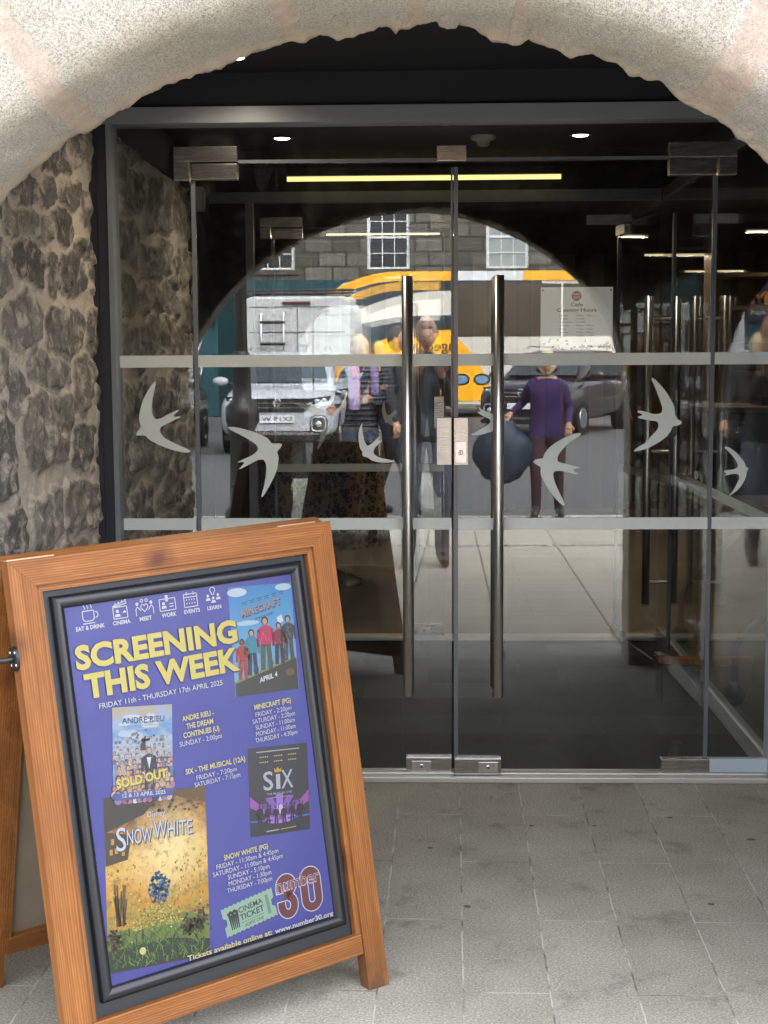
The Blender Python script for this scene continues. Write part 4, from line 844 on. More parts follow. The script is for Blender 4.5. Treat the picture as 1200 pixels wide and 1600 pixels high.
def d_crowd(g, L):
    f = L(1); rr = random.Random(5)
    for k in range(7): blob(g, rr.uniform(-60, 60), rr.uniform(30, 80), rr.uniform(12, 24), rr.uniform(4, 9), ink(rr.choice(('d8e4ee', 'c2d6ea', 'e6edf2'))), f, 14)
    for row in range(11):
        yy = 22 - row * 11 + (0 if row else 6)
        for k in range(17 - row // 2):
            xx = -70 + k * (8.6 + row * 0.35) + rr.uniform(-3, 3); r = 3.0 + row * 0.42
            if abs(xx) > 69: continue
            far = row < 4
            blob(g, xx, yy - r * 1.9, r * 1.25, r * 1.3, ink(rr.choice(('8d8f9c', 'c9cad2', '6d7080')) if far else rr.choice(('b583a8', '9a86c4', '34405c', 'd9c3c8', '6c7fb8', 'e6dfe4', 'a86a7c'))), pf_shift(L(2), row), 10)
            blob(g, xx, yy + r * 0.25, r * 0.92, r * 1.05, ink('d9d7d9' if far and rr.random() < .8 else rr.choice(('3c2a26', '8a6a4a', 'c9b08a', '5a3d30'))), pf_shift(L(2), row + .3), 10)
            blob(g, xx, yy, r * 0.66, r * 0.82, ink('c7a89a' if far else rr.choice(('e3b9a2', 'd9a68c', 'c98f78'))), pf_shift(L(2), row + .6), 8)
    for k in range(26): blob(g, rr.gauss(0, 9), 18 + abs(rr.gauss(0, 11)), 3, 2.7, ink(rr.choice(('aab0bd', '6a7080', 'e8eaee', '444a58'))), L(5), 8)
    poly(g, [(-7, 2), (7, 2), (5, 26), (-5, 26)], ink('333a4a'), L(5))
    person_shape(g, 14, -84, 92, ink('2b3550'), ink('2b3550'), ink('e0b39c'), ink('8e8078'), L(6)); poly(g, [(8, -14), (14, -40), (19, -14)], WHT, L(7))
    for k in range(16): blob(g, rr.uniform(-66, 66), rr.uniform(-96, -88), 10, 5, ink(rr.choice(('5468a8', '6f7fc0', '3f4f90'))), L(7), 10)
    poly(g, [(-71, -101), (71, -101), (71, -86), (-71, -86)], ink('4c5ea6'), L(8))
    put_text(g, text_fit('ANDRÉ RIEU', -49, 52, 62, 13), L(4), ink('27406e')); line(g, (-48, 56), (50, 56), 1.4, ink('8fa8c8'), L(4)); line(g, (-36, 83), (36, 83), 2, ink('d8c9a0'), L(4)); line(g, (-44, 48), (46, 50), 3, ink('a9c1dd'), L(4))
    put_text(g, text_fit('SOLD OUT', 0, 122, 0, 18, 0.05), lambda x, y: L(9)(-62 + x * .99 - y * .12, -77 + x * 0.125 + y), ink('8a8040')); put_text(g, text_fit('SOLD OUT', 0, 122, 0, 18, 0.045), lambda x, y: L(10)(-63.5 + x * .99 - y * .12, -75 + x * 0.125 + y), YEL)
    put_text(g, text_fit('12 & 13 APRIL 2025', -50, 52, -96, 8.5, 0.01), L(9), WHT)
def pf_shift(fn, k): return lambda x, y: (fn(x, y)[0], fn(x, y)[1], fn(x, y)[2] + k * 0.00005)
film('film_picture', -146, 71, 143, 196, -7.2, art_mat('cloud_print', [(0.0, hexc('5d8fc8')), (0.45, hexc('b9d3ea')), (0.6, hexc('6fa5dc')), (0.8, hexc('a8c4e0')), (1.0, hexc('c8b9a0'))], 30, axis=1, lo=0.02, hi=0.17, wob=0.7), d_crowd, 'concert picture of a crowd stamped sold out', lay=6)
def d_wood(g, L):
    rr = random.Random(9); G1 = [ink(c) for c in ('2f5a2c', '4f7d33', '6f9a3a', '1f3a22', '84a84a')]
    poly(g, [(-122, 110), (-122, 185), (20, 185), (-30, 140)], ink('3a3328'), L(1)); poly(g, [(20, 185), (122, 185), (122, 150), (60, 168)], ink('6d5220'), L(1))
    poly(g, [(-122, 40), (-122, 112), (-60, 100), (-70, 48)], ink('4a3a26'), L(1))
    for x, y in ((-112, 62), (-100, 64), (-108, 84), (-84, 58)): poly(g, [(x, y), (x + 7, y), (x + 7, y + 12), (x, y + 12)], ink('e0a040'), L(2))
    for k in range(26): blob(g, 20 + rr.uniform(-30, 95), 152 + rr.uniform(-14, 12), rr.uniform(3, 6), rr.uniform(2, 4), ink(rr.choice(('6b4a30', '8c5a3a', '57402c'))), L(2), 8)
    for k in range(260):
        x, y = rr.uniform(-118, 118), rr.uniform(-96, 40)
        if abs(x) < 40 and y > -40: continue
        blob(g, x, y, rr.uniform(0.8, 3), rr.uniform(1, 4), ink(rr.choice(('b98a2c', 'd8ac3c', '9a7428', 'e6c25a', '8a8a34'))), L(1), 8)
    poly(g, [(-122, -185), (122, -185), (122, -100), (60, -82), (-20, -92), (-122, -104)], ink('7d8a34'), L(3))
    poly(g, [(-122, -185), (122, -185), (122, -150), (20, -132), (-122, -140)], ink('26331f'), L(4))
    # a generic flowering bush in yellow and blue stands in the clearing
    for k in range(420): a_, q_ = rr.uniform(0, 3.14), rr.uniform(0, 1) ** 0.5; blob(g, -6 + 62 * q_ * math.cos(a_), -104 + 48 * q_ * math.sin(a_), rr.uniform(1, 3.4), rr.uniform(0.8, 2.4), ink(rr.choice(('d9bd45', 'cfae3e', 'e8d36a', 'a8862c', 'f0e08a'))), L(4), 8)
    for k in range(170): a_, q_ = rr.uniform(0, 6.28), rr.uniform(0, 1) ** 0.6; blob(g, 2 + 26 * q_ * math.cos(a_), -22 + 34 * q_ * math.sin(a_), rr.uniform(1.6, 4), rr.uniform(1.6, 4), ink(rr.choice(('2f5f86', '3f78a2', '274a6a', '5590b4'))), L(5), 9)
    for k in range(12): line(g, (-92 + rr.uniform(-12, 14), -90), (-92 + rr.uniform(-16, 18), -20 + rr.uniform(-20, 20)), 3.5, ink(rr.choice(('5f4824', '7a5c2c'))), L(4))
    for k in range(420):
        x, y = rr.uniform(-114, 108), rr.uniform(-184, -112); a = rr.uniform(-1.0, 1.0); l = rr.uniform(7, 22)
        line(g, (x, y), (x + l * math.sin(a), y + l * math.cos(a)), rr.uniform(0.9, 2.2), rr.choice(G1), L(5 + k % 3))
    for x, y, s in ((70, -118, 1.0), (96, -108, 1.25), (-104, -122, 1.2)): [blob(g, x + rr.gauss(0, 9) * s, y + rr.gauss(0, 11) * s, rr.uniform(1.5, 4), rr.uniform(1.5, 4), ink(rr.choice(('4a3a2a', '54432f', '3a2e22', '6a553a'))), L(8), 8) for k in range(90)]
    for k in range(20): blob(g, rr.uniform(-110, 110), rr.uniform(-130, 60), rr.uniform(1, 2.6), rr.uniform(1, 2.6), ink('f6e6a0'), L(9), 8)
    blob(g, -42, -150, 8, 8, ink('e8e08a'), L(9), 12)
    for o_, mt, l in ((2.5, '4a4a68', 9), (0, 'dfe3f2', 10)):
        put_text(g, text_fit('S', -97 + o_, -74 + o_, 69 - o_, 50, 0.004), L(l), ink(mt)); put_text(g, text_fit('NOW', -72 + o_, -12 + o_, 80 - o_, 32, 0.004), L(l), ink(mt)); put_text(g, text_fit('W', -8 + o_, 24 + o_, 84 - o_, 40, 0.004), L(l), ink(mt)); put_text(g, text_fit('HITE', 25 + o_, 86 + o_, 86 - o_, 32, 0.004), L(l), ink(mt))
    put_text(g, text_fit('Disney', -22, 20, 133, 12), L(10), WHT)
film('film_picture', -148, -207, 245, 372, -6.1, art_mat('golden_wood_print', [(0.0, hexc('38451e')), (0.28, hexc('c8a838')), (0.45, hexc('eaa42c')), (0.62, hexc('ffd066')), (0.78, hexc('cf8522')), (1.0, hexc('3e3122'))], 34, axis=1, lo=-0.39, hi=-0.03, wob=0.9, dots=(70, 0.75, (0.05, 0.035, 0.012)), glow=(-0.11, -0.15, 0.12, hexc('fbe3a0'))), d_wood, 'film picture of a golden woodland clearing', lay=2)
def d_stage(g, L):
    f = L(1)
    for a, cl in ((-70, '5d3a86'), (-50, '7a4aa8'), (-28, '8f63c8'), (0, 'b07ae0'), (28, '8f63c8'), (50, '7a4aa8'), (70, '5d3a86')):
        t = math.radians(a); poly(g, [(-7, -62), (7, -62), (62 * math.sin(t) + 10, -62 + 52 * math.cos(t)), (62 * math.sin(t) - 10, -62 + 52 * math.cos(t))], ink(cl), pf_shift(f, abs(a) / 100))
    for s in (-1, 1): poly(g, [(s * 79, -8), (s * 79, -34), (s * 20, -62), (s * 20, -58)], ink('a85ab8'), L(2)); poly(g, [(s * 79, -64), (s * 79, -68), (s * 20, -70), (s * 20, -66)], ink('4a6ac8'), L(2))
    blob(g, 0, -66, 42, 11, ink('c08ae8'), L(2), 20); blob(g, 0, -52, 16, 18, ink('e8c8f8'), L(2), 18)
    for k in range(6):
        x = -54 + k * 21.5; person_shape(g, x, -80 + abs(k - 2.5) * 3, 42, ink('2a2030'), ink('241c2a'), ink('6a4a5a'), ink('2a2030'), L(4)); line(g, (x + 5, -46), (x + 9, -32), 2, ink('2a2030'), L(4))
    for t, x0, x1, h in (('S', -42, -16, 42), ('I', -8, 3, 34), ('X', 6, 38, 42)): put_text(g, text_fit(t, x0, x1, 2, h, 0.01), L(4), ink('c8c8d4'))
    poly(g, [(-11, 40), (6, 40), (8, 51), (2, 46), (-2.5, 53), (-7, 46), (-13, 51)], ink('d6a440'), L(5))
    put_text(g, text_fit('THE MUSICAL LIVE!', -34, 34, -10, 4.5, 0.02), L(4), ink('b8b4c0')); line(g, (-30, -17), (30, -17), 2, ink('a890c0'), L(4)); line(g, (-58, 90), (58, 90), 2.6, ink('b8b8bc'), L(3))
    for r in range(2):
        for c in range(3):
            for s in range(5): blob(g, -48 + c * 38 + s * 4.8, 78 - r * 12, 1.7, 1.7, ink('d8cf8a'), L(3), 6)
    line(g, (-38, -92), (-4, -91), 2.2, ink('c8c8c8'), L(3)); line(g, (0, -91), (42, -89), 2.2, ink('b8b04a'), L(3))
film('film_picture', 181, -84, 160, 201, -6.0, art_mat('dark_stage_print', [(0.0, hexc('2c2b35')), (0.5, hexc('35333f')), (1.0, hexc('38383e'))], 14, axis=1, lo=-0.2, hi=0.03), d_stage, 'dark musical picture with six silhouettes in purple light')

# cinema ticket and the venue's emblem
g = G(BM); f = pf(2, 7.0, 64, -340); tw, th, nk = 68, 34, 12
pts = []
for k in range(nk): pts += [(-tw + 2 * tw * k / nk, -th), (-tw + 2 * tw * (k + .5) / nk, -th + 3.5)]
pts += [(tw, -th), (tw, -11), (tw - 8, -6), (tw - 8, 6), (tw, 11), (tw, th)]
for k in range(nk): pts += [(tw - 2 * tw * k / nk - 0.01, th), (tw - 2 * tw * (k + .5) / nk, th - 3.5)]
pts += [(-tw, th), (-tw, 11), (-tw + 8, 6), (-tw + 8, -6), (-tw, -11)]
poly(g, [(x + 3, y - 3) for x, y in pts], SHDW, pf(1, 7.0, 64, -340)); poly(g, pts, ink('a8cdb2'), f); f3 = pf(3, 7.0, 64, -340); DKG = ink('2a3a34')
put_text(g, text_fit('CINEMA', -26, 38, 8, 13, 0.01), f3, DKG); put_text(g, text_fit('TICKET', -26, 38, -9, 13, 0.02), f3, DKG); put_text(g, text_fit('ADMIT ONE', -18, 32, -27, 7.5, 0.0), f3, DKG)
for k in range(12): blob(g, -22 + 5 * k, -15, 1.3, 1.3, DKG, f3, 6)
poly(g, [(46, -22), (54, -22), (54, 22), (46, 22)], ink('7f9f8a'), f3)
for k in range(5): poly(g, [(-52 + k * 4.6, -22), (-49.6 + k * 4.6, -22), (-48.4 + k * 5.2, 12), (-54 + k * 5.2, 12)], DKG, f3)
for k in range(5): blob(g, -52 + k * 5.2, 15 + (k % 2) * 3, 4, 4, DKG, f3, 10)
g.build('ticket_picture', poster)
g = G(BM); MR = ink('7c3442')
def glyph30(fn, mt, grow):
    def arc(cx, cy, rx, ry, a0, a1, wd):
        N = 14; o_ = []; i_ = []
        for k in range(N + 1):
            t = math.radians(a0 + (a1 - a0) * k / N)
            o_.append((cx + (rx + wd / 2) * math.cos(t), cy + (ry + wd / 2) * math.sin(t))); i_.append((cx + (rx - wd / 2) * math.cos(t), cy + (ry - wd / 2) * math.sin(t)))
        for k in range(N): poly(g, [o_[k], o_[k + 1], i_[k + 1], i_[k]], mt, fn)
    wd = 18 + grow * 2
    e = grow
    arc(166, -305, 17, 17, -90, 180, wd); arc(166, -350, 17, 20, -180, 90, wd)
    poly(g, [(140 - e, -318 - e), (158 + e, -318 - e), (158 + e, -303), (140 - e, -303)], mt, fn); poly(g, [(140 - e, -352), (158 + e, -352), (158 + e, -340 + e), (140 - e, -340 + e)], mt, fn); poly(g, [(158, -337 - e), (172, -337 - e), (172, -318 + e), (158, -318 + e)], mt, fn)
    arc(232, -305, 18, 18, 0, 180, wd); arc(232, -352, 18, 18, 180, 360, wd)
    for x in (214, 250): poly(g, [(x - wd / 2, -353), (x + wd / 2, -353), (x + wd / 2, -304), (x - wd / 2, -304)], mt, fn)
glyph30(pf(2), WHT, 2.6); glyph30(pf(3), MR, 0.4)
vf = text_fit('number', 141, 258, -316, 30, 0.03); put_text(g, ([(x, y) for x, y in vf[0]], vf[1]), pf(4), ink('e2c6cf')); put_text(g, text_fit('number', 143, 256, -314.5, 28, -0.006), pf(5), MR)
g.build('venue_emblem', poster)
# same sheet on the street-away face
g = G(BM @ HNG @ Matrix.Translation((0, 0, -0.047)) @ Matrix.Rotation(math.pi, 4, 'Y')); g.box(-0.2865, 0.2865, -0.4065, 0.4065, -0.001, 0.0002, SHEET)
for (t, x0, x1, y, h) in (('SCREENING', -275, 121, 272, 48), ('THIS WEEK', -262, 118, 208, 49)): put_text(g, text_fit(t, x0, x1, y, h, 0.042, 1.02), pf(3), YEL)
g.build('back_poster', ab)

# ------------------------------------------------------------------ inside the lobby and cafe
g = G(); g.prism([(0.99, 1.16), (1.165, 1.12), (1.17, 1.19), (1.0, 1.21)], 0.165, 0.19, WU, 'z'); fixn(g.build('wood_block')).name = 'wood_block'
tag(bpy.data.objects['wood_block'], 'small pale wooden block on a dark box beside the open inner leaf', 'wood block')
g = G(); g.box(1.0, 1.165, 1.13, 1.30, 0.0, 0.164, BLACK); tag(g.build('door_stop_box', bevel=0.006), 'black box on the lobby floor holding the inner leaf open', 'box')
g = G(); g.lathe([(0.028, 0), (0.03, 0.01), (0.022, 0.05), (0.02, 0.055)], 0.92, 0.28, RUBBER, 16); tag(g.build('door_stop', origin=(0.92, 0.28, 0)), 'small black rubber door stop on the lobby floor', 'door stop')
LEO = None
def leopard():
    b = NB('leopard_cloth'); v = b.coord(); w_ = b.n('ShaderNodeVectorMath', {0: v, 1: b.n('ShaderNodeVectorMath', {0: b.n('ShaderNodeTexNoise', {'Vector': v, 'Scale': 30.0}).outputs['Color'], 'Scale': 0.03}, operation='SCALE').outputs[0]}, operation='ADD').outputs[0]
    vo = b.n('ShaderNodeTexVoronoi', {'Vector': w_, 'Scale': 26.0}); ring = b.ramp(vo.outputs['Distance'], [(0.15, 0.25), (0.27, 1.0), (0.42, 1.0), (0.52, 0.0)])
    return b.done(b.bsdf(b.mix(ring, (0.34, 0.26, 0.16), (0.02, 0.016, 0.013)), 0.85))
LEO = leopard()
lt_ = thing('draped_table', 'round pedestal table draped in leopard print cloth inside the foyer', 'table', (-0.70, 4.4, 0))
rings = []
for r, z, fl_ in ((0.02, 1.02, 0), (0.36, 1.02, 0), (0.385, 1.005, 0.2), (0.395, 0.85, 0.8), (0.40, 0.6, 1), (0.405, 0.36, 1.2), (0.41, 0.27, 1.3)):
    rings.append([(-0.70 + (r + fl_ * 0.018 * math.sin(11 * t)) * math.cos(t), 4.4 + (r + fl_ * 0.018 * math.sin(11 * t)) * math.sin(t), z) for t in np.linspace(0, 2 * math.pi, 97)[:-1]])
g = G(); g.loft(rings, LEO, True, False); g.add(rings[0], [list(range(96))], LEO); g.build('cloth', lt_)
g = G(); g.lathe([(0.05, 0.12), (0.045, 1.0)], -0.70, 4.4, BLACK, 16); g.lathe([(0.26, 0.0), (0.25, 0.03), (0.10, 0.09), (0.05, 0.13)], -0.70, 4.4, BLACK, 24); g.build('pedestal', lt_)
def folding_table():
    t = thing('folding_table', 'folding cafe table on castors with bent grey tube legs, behind the side screen', 'table', (1.65, 1.75, 0))
    TUB = plain('grey_tube', '6f7276', 0.3, 0.8); g = G(); g.box(1.32, 2.1, 0.98, 2.5, 0.735, 0.765, WOODWALL2); g.build('tabletop', t, 0.004)
    for y in (1.08, 2.40):
        for s, xa in ((1, 1.30), (-1, 2.12)):
            xm = 1.71
            g = G(); g.tube([(xa, y, 0.105), (xa, y, 0.25), (xa + s * 0.03, y, 0.31), (xa + s * 0.10, y, 0.38), (xm, y, 0.715)], 0.017, TUB, 12); l = g.build('leg', t)
            g = G(); g.tube([(xa, y - 0.014, 0.045), (xa, y + 0.014, 0.045)], 0.045, RUBBER, 18); g.box(xa - 0.012, xa + 0.012, y - 0.02, y + 0.02, 0.06, 0.105, CHROME); g.build('castor', l, 0.002)
    return t
folding_table()
bs = thing('bar_stool', 'round chromed stool base with brown seat close to the right screen', 'stool', (1.52, 0.62, 0))
g = G(); g.lathe([(0.20, 0.0), (0.20, 0.012), (0.12, 0.03), (0.03, 0.05), (0.028, 0.66)], 1.52, 0.62, CHROME, 32); g.build('base', bs)
g = G(); g.lathe([(0.14, 0.66), (0.17, 0.67), (0.17, 0.71), (0.15, 0.725), (0, 0.73)], 1.52, 0.62, WOODWALL2, 28); g.build('seat', bs)
ct = thing('cafe_counter', 'brown wooden cafe counter with a pale top edge and a till', 'counter', (3.0, 4.4, 0))
g = G(); g.box(1.75, 5.5, 4.05, 4.75, 0.0, 1.13, WOODWALL); g.build('body', ct)
g = G(); g.box(1.7, 5.55, 3.99, 4.8, 1.131, 1.165, CAFEFLOOR); g.build('countertop', ct, 0.004)
g = G(); g.box(2.1, 2.5, 4.2, 4.5, 1.166, 1.22, BLACK); g.prism([(4.15, 1.22), (4.3, 1.52), (4.33, 1.51), (4.25, 1.22)], 2.12, 2.48, BLACK, 'x'); tag(fixn(g.build('cash_register')), 'black till with tilted screen on the cafe counter', 'till')
hg = thing('wooden_shelf', 'slatted wooden shelf rack above the cafe counter', 'shelf', (2.6, 4.9, 1.4))
g = G()
for k in range(4): g = G(); g.box(1.941, 4.559, 4.85, 5.15, 1.35 + k * 0.22, 1.375 + k * 0.22, WOODWALL2); g.build('board', hg)
for x in (1.9, 3.2, 4.56): g = G(); g.box(x, x + 0.04, 4.87, 5.13, 0.0, 2.2, WOODWALL2); g.build('upright', hg)
rr = random.Random(4)
for k in range(16):
    x = 2.0 + k * 0.16; z = 1.376 + (k % 3) * 0.22
    g = G(); hh = rr.uniform(0.09, 0.15); g.lathe([(0.035, 0), (0.037, hh * 0.6), (0.022, hh * 0.8), (0.022, hh)], x, 5.0, ink(rr.choice(('c9b06a', 'a8b8b4', '8a5a3a', 'd8d2c0', '3f5560'))), 12, True, z)
    tag(g.build('jar', origin=(x, 5.0, z)), 'small jar among the rows on the slatted cafe shelf', 'jar', 'jars on the cafe shelf')

# ------------------------------------------------------------------ the street behind the camera, mirrored in the doors
def ashlar():
    b = NB('granite_ashlar'); v = b.n('ShaderNodeVectorRotate', {0: b.coord(), 'Angle': math.radians(90)}, rotation_type='X_AXIS').outputs[0]
    br = b.n('ShaderNodeTexBrick', {'Vector': v, 'Scale': 1.0, 'Mortar Size': 0.028, 'Brick Width': 0.78, 'Row Height': 0.40, 'Color1': (0.07, 0.066, 0.055, 1), 'Color2': (0.17, 0.16, 0.135, 1), 'Mortar': (0.033, 0.031, 0.028, 1), 'Bias': -0.1})
    n1 = b.noise(b.coord(), 4, 5); c = b.mix(b.ramp(n1, [(0.4, 0.0), (0.7, 0.5)]), br.outputs[0], (0.065, 0.06, 0.05))
    return b.done(b.bsdf(c, 0.9, 0, b.bump(b.math('ADD', b.math('MULTIPLY', br.outputs['Fac'], -1.0), n1), 0.6, 0.02)))
ASHL = ashlar(); TEAL = plain('teal_shopfront_paint', '0e3f46', 0.45, 0, 0.1, 2); SASH = plain('white_sash_paint', 'd5d8da', 0.4)
BY = -36.2
bd = thing('granite_building', 'grey granite building with white sash windows and a teal shopfront across the street', 'building', (0, BY, 0))
wins = [(x, z) for z in (4.55,) for x in (-11.0, -7.7, -4.4, -1.14, 3.42, 6.4, 8.7, 12.0)]
xs = sorted({w_[0] for w_ in wins}); g = G()
cuts = [-22.0] + [c for x in xs for c in (x - 0.6, x + 0.6)] + [22.0]
for i in range(0, len(cuts), 2): g.box(cuts[i], cuts[i + 1], BY - 0.6, BY, 3.9, 6.4, ASHL)
for x in xs:
    for z0, z1 in ((3.9, 3.92), (5.7, 6.4)): g.box(x - 0.6, x + 0.6, BY - 0.6, BY - 0.002, z0, z1, ASHL)
g.box(-22, 22, BY - 0.6, BY, 0.1, 0.6, ASHL)
for a, b_ in ((-22, -8.6), (-1.9, 22)): g.box(a, b_, BY - 0.6, BY - 0.001, 0.6, 3.9, ASHL)
g.box(-22, 22, BY - 9, BY - 0.6, 0.1, 6.39, DRUB); g.build('wall', bd)
g = G(); g.box(-22.2, 22.2, BY - 9, BY + 0.25, 6.4, 6.6, ASHL); g.prism([(BY - 9, 6.6), (BY + 0.1, 6.6), (BY - 4.4, 9.0)], -22, 22, plain('slate', '3a3d42', 0.7), 'x'); fixn(g.build('roof', bd))
for x, z in wins:
    z0, z1 = (3.92, 5.7) if z < 5 else (7.3, 9.2); y = BY - 0.14
    g = G(); 
    for s in (-1, 1): g.box(x + s * 0.56 - 0.045, x + s * 0.56 + 0.045, y, y + 0.07, z0, z1, SASH)
    for zz in (z0 + 0.03, (z0 + z1) / 2, z1 - 0.03): g.box(x - 0.515, x + 0.515, y + 0.003, y + 0.067, zz - 0.03, zz + 0.03, SASH)
    for k in (1, 2): g.box(x - 0.515 + k * 0.343 - 0.014, x - 0.515 + k * 0.343 + 0.014, y + 0.01, y + 0.06, z0 + 0.06, z1 - 0.06, SASH)
    for k in (1, 3): g.box(x - 0.515, x + 0.515, y + 0.012, y + 0.058, z0 + (z1 - z0) * k / 4 - 0.012, z0 + (z1 - z0) * k / 4 + 0.012, SASH)
    f_ = g.build('window', bd)
    g = G(); g.box(x - 0.515, x + 0.515, y + 0.028, y + 0.034, z0 + 0.06, z1 - 0.06, plain('dark_window_pane', '20262a', 0.08, 0, 0.2, 3) if (x, z) != (3.42, 4.55) else plain('blind_window_pane', '8f9694', 0.2, 0, 0.1, 3)); g.build('pane', f_)
    g = G(); g.box(x - 0.7, x + 0.7, BY - 0.02, BY + 0.1, z0 - 0.14, z0 - 0.001, ASHL); g.build('sill', f_)
g = G(); g.box(-8.6, -1.9, BY - 0.2, BY + 0.12, 3.25, 3.62, TEAL); g.box(-8.6, -1.9, BY - 0.2, BY + 0.05, 3.6205, 3.9, ASHL); g.box(-8.6, -1.9, BY - 0.4, BY - 0.1, 0.6, 3.15, plain('dark_window_pane', '20262a', 0.08))
for x in (-8.6, -6.5, -4.4, -2.2): g.box(x, x + 0.3, BY - 0.1, BY + 0.06, 0.6, 3.15, TEAL)
g.build('shopfront', bd)
# nearer teal shop on the left with a black sign
sh = thing('teal_shop', 'teal painted shop with a black signboard and orange letters, left of the parked cars', 'shop', (-8.2, -30, 0))
g = G(); g.box(-13, -5.1, -34, -29.9, 0.05, 4.4, TEAL); g.build('wall', sh)
g = G(); g.box(-7.9, -5.15, -29.9, -29.78, 2.25, 3.05, plain('sign_black', '17181c', 0.4)); sg = g.build('signboard', sh, 0.01)
g = G(Matrix.Translation((0, -29.775, 0)) @ Matrix(((-1, 0, 0, 0), (0, 0, 1, 0), (0, 1, 0, 0), (0, 0, 0, 1))))
put_text(g, text_fit('MIT', 5.25, 6.15, 2.66, 0.30, 0.03), lambda x, y: (x, y, 0), ink('e08a2c')); put_text(g, text_fit('NATIONAL', 5.25, 6.6, 2.40, 0.12, 0.01), lambda x, y: (x, y, 0), WHT)
g.build('lettering', sg)
g = G(); g.box(-7.6, -5.9, -29.9, -29.82, 0.5, 2.0, plain('dark_window_pane', '20262a', 0.08)); g.build('window', sh)
g = G()
for k in range(4): g.tube([(-5.55 - k * 0.16 + 0.05 * math.sin(z * 9), -29.85, 1.0 + z) for z in np.linspace(0, 0.9, 14)], 0.022, SASH, 8)
g.build('wavy_railing', sh)

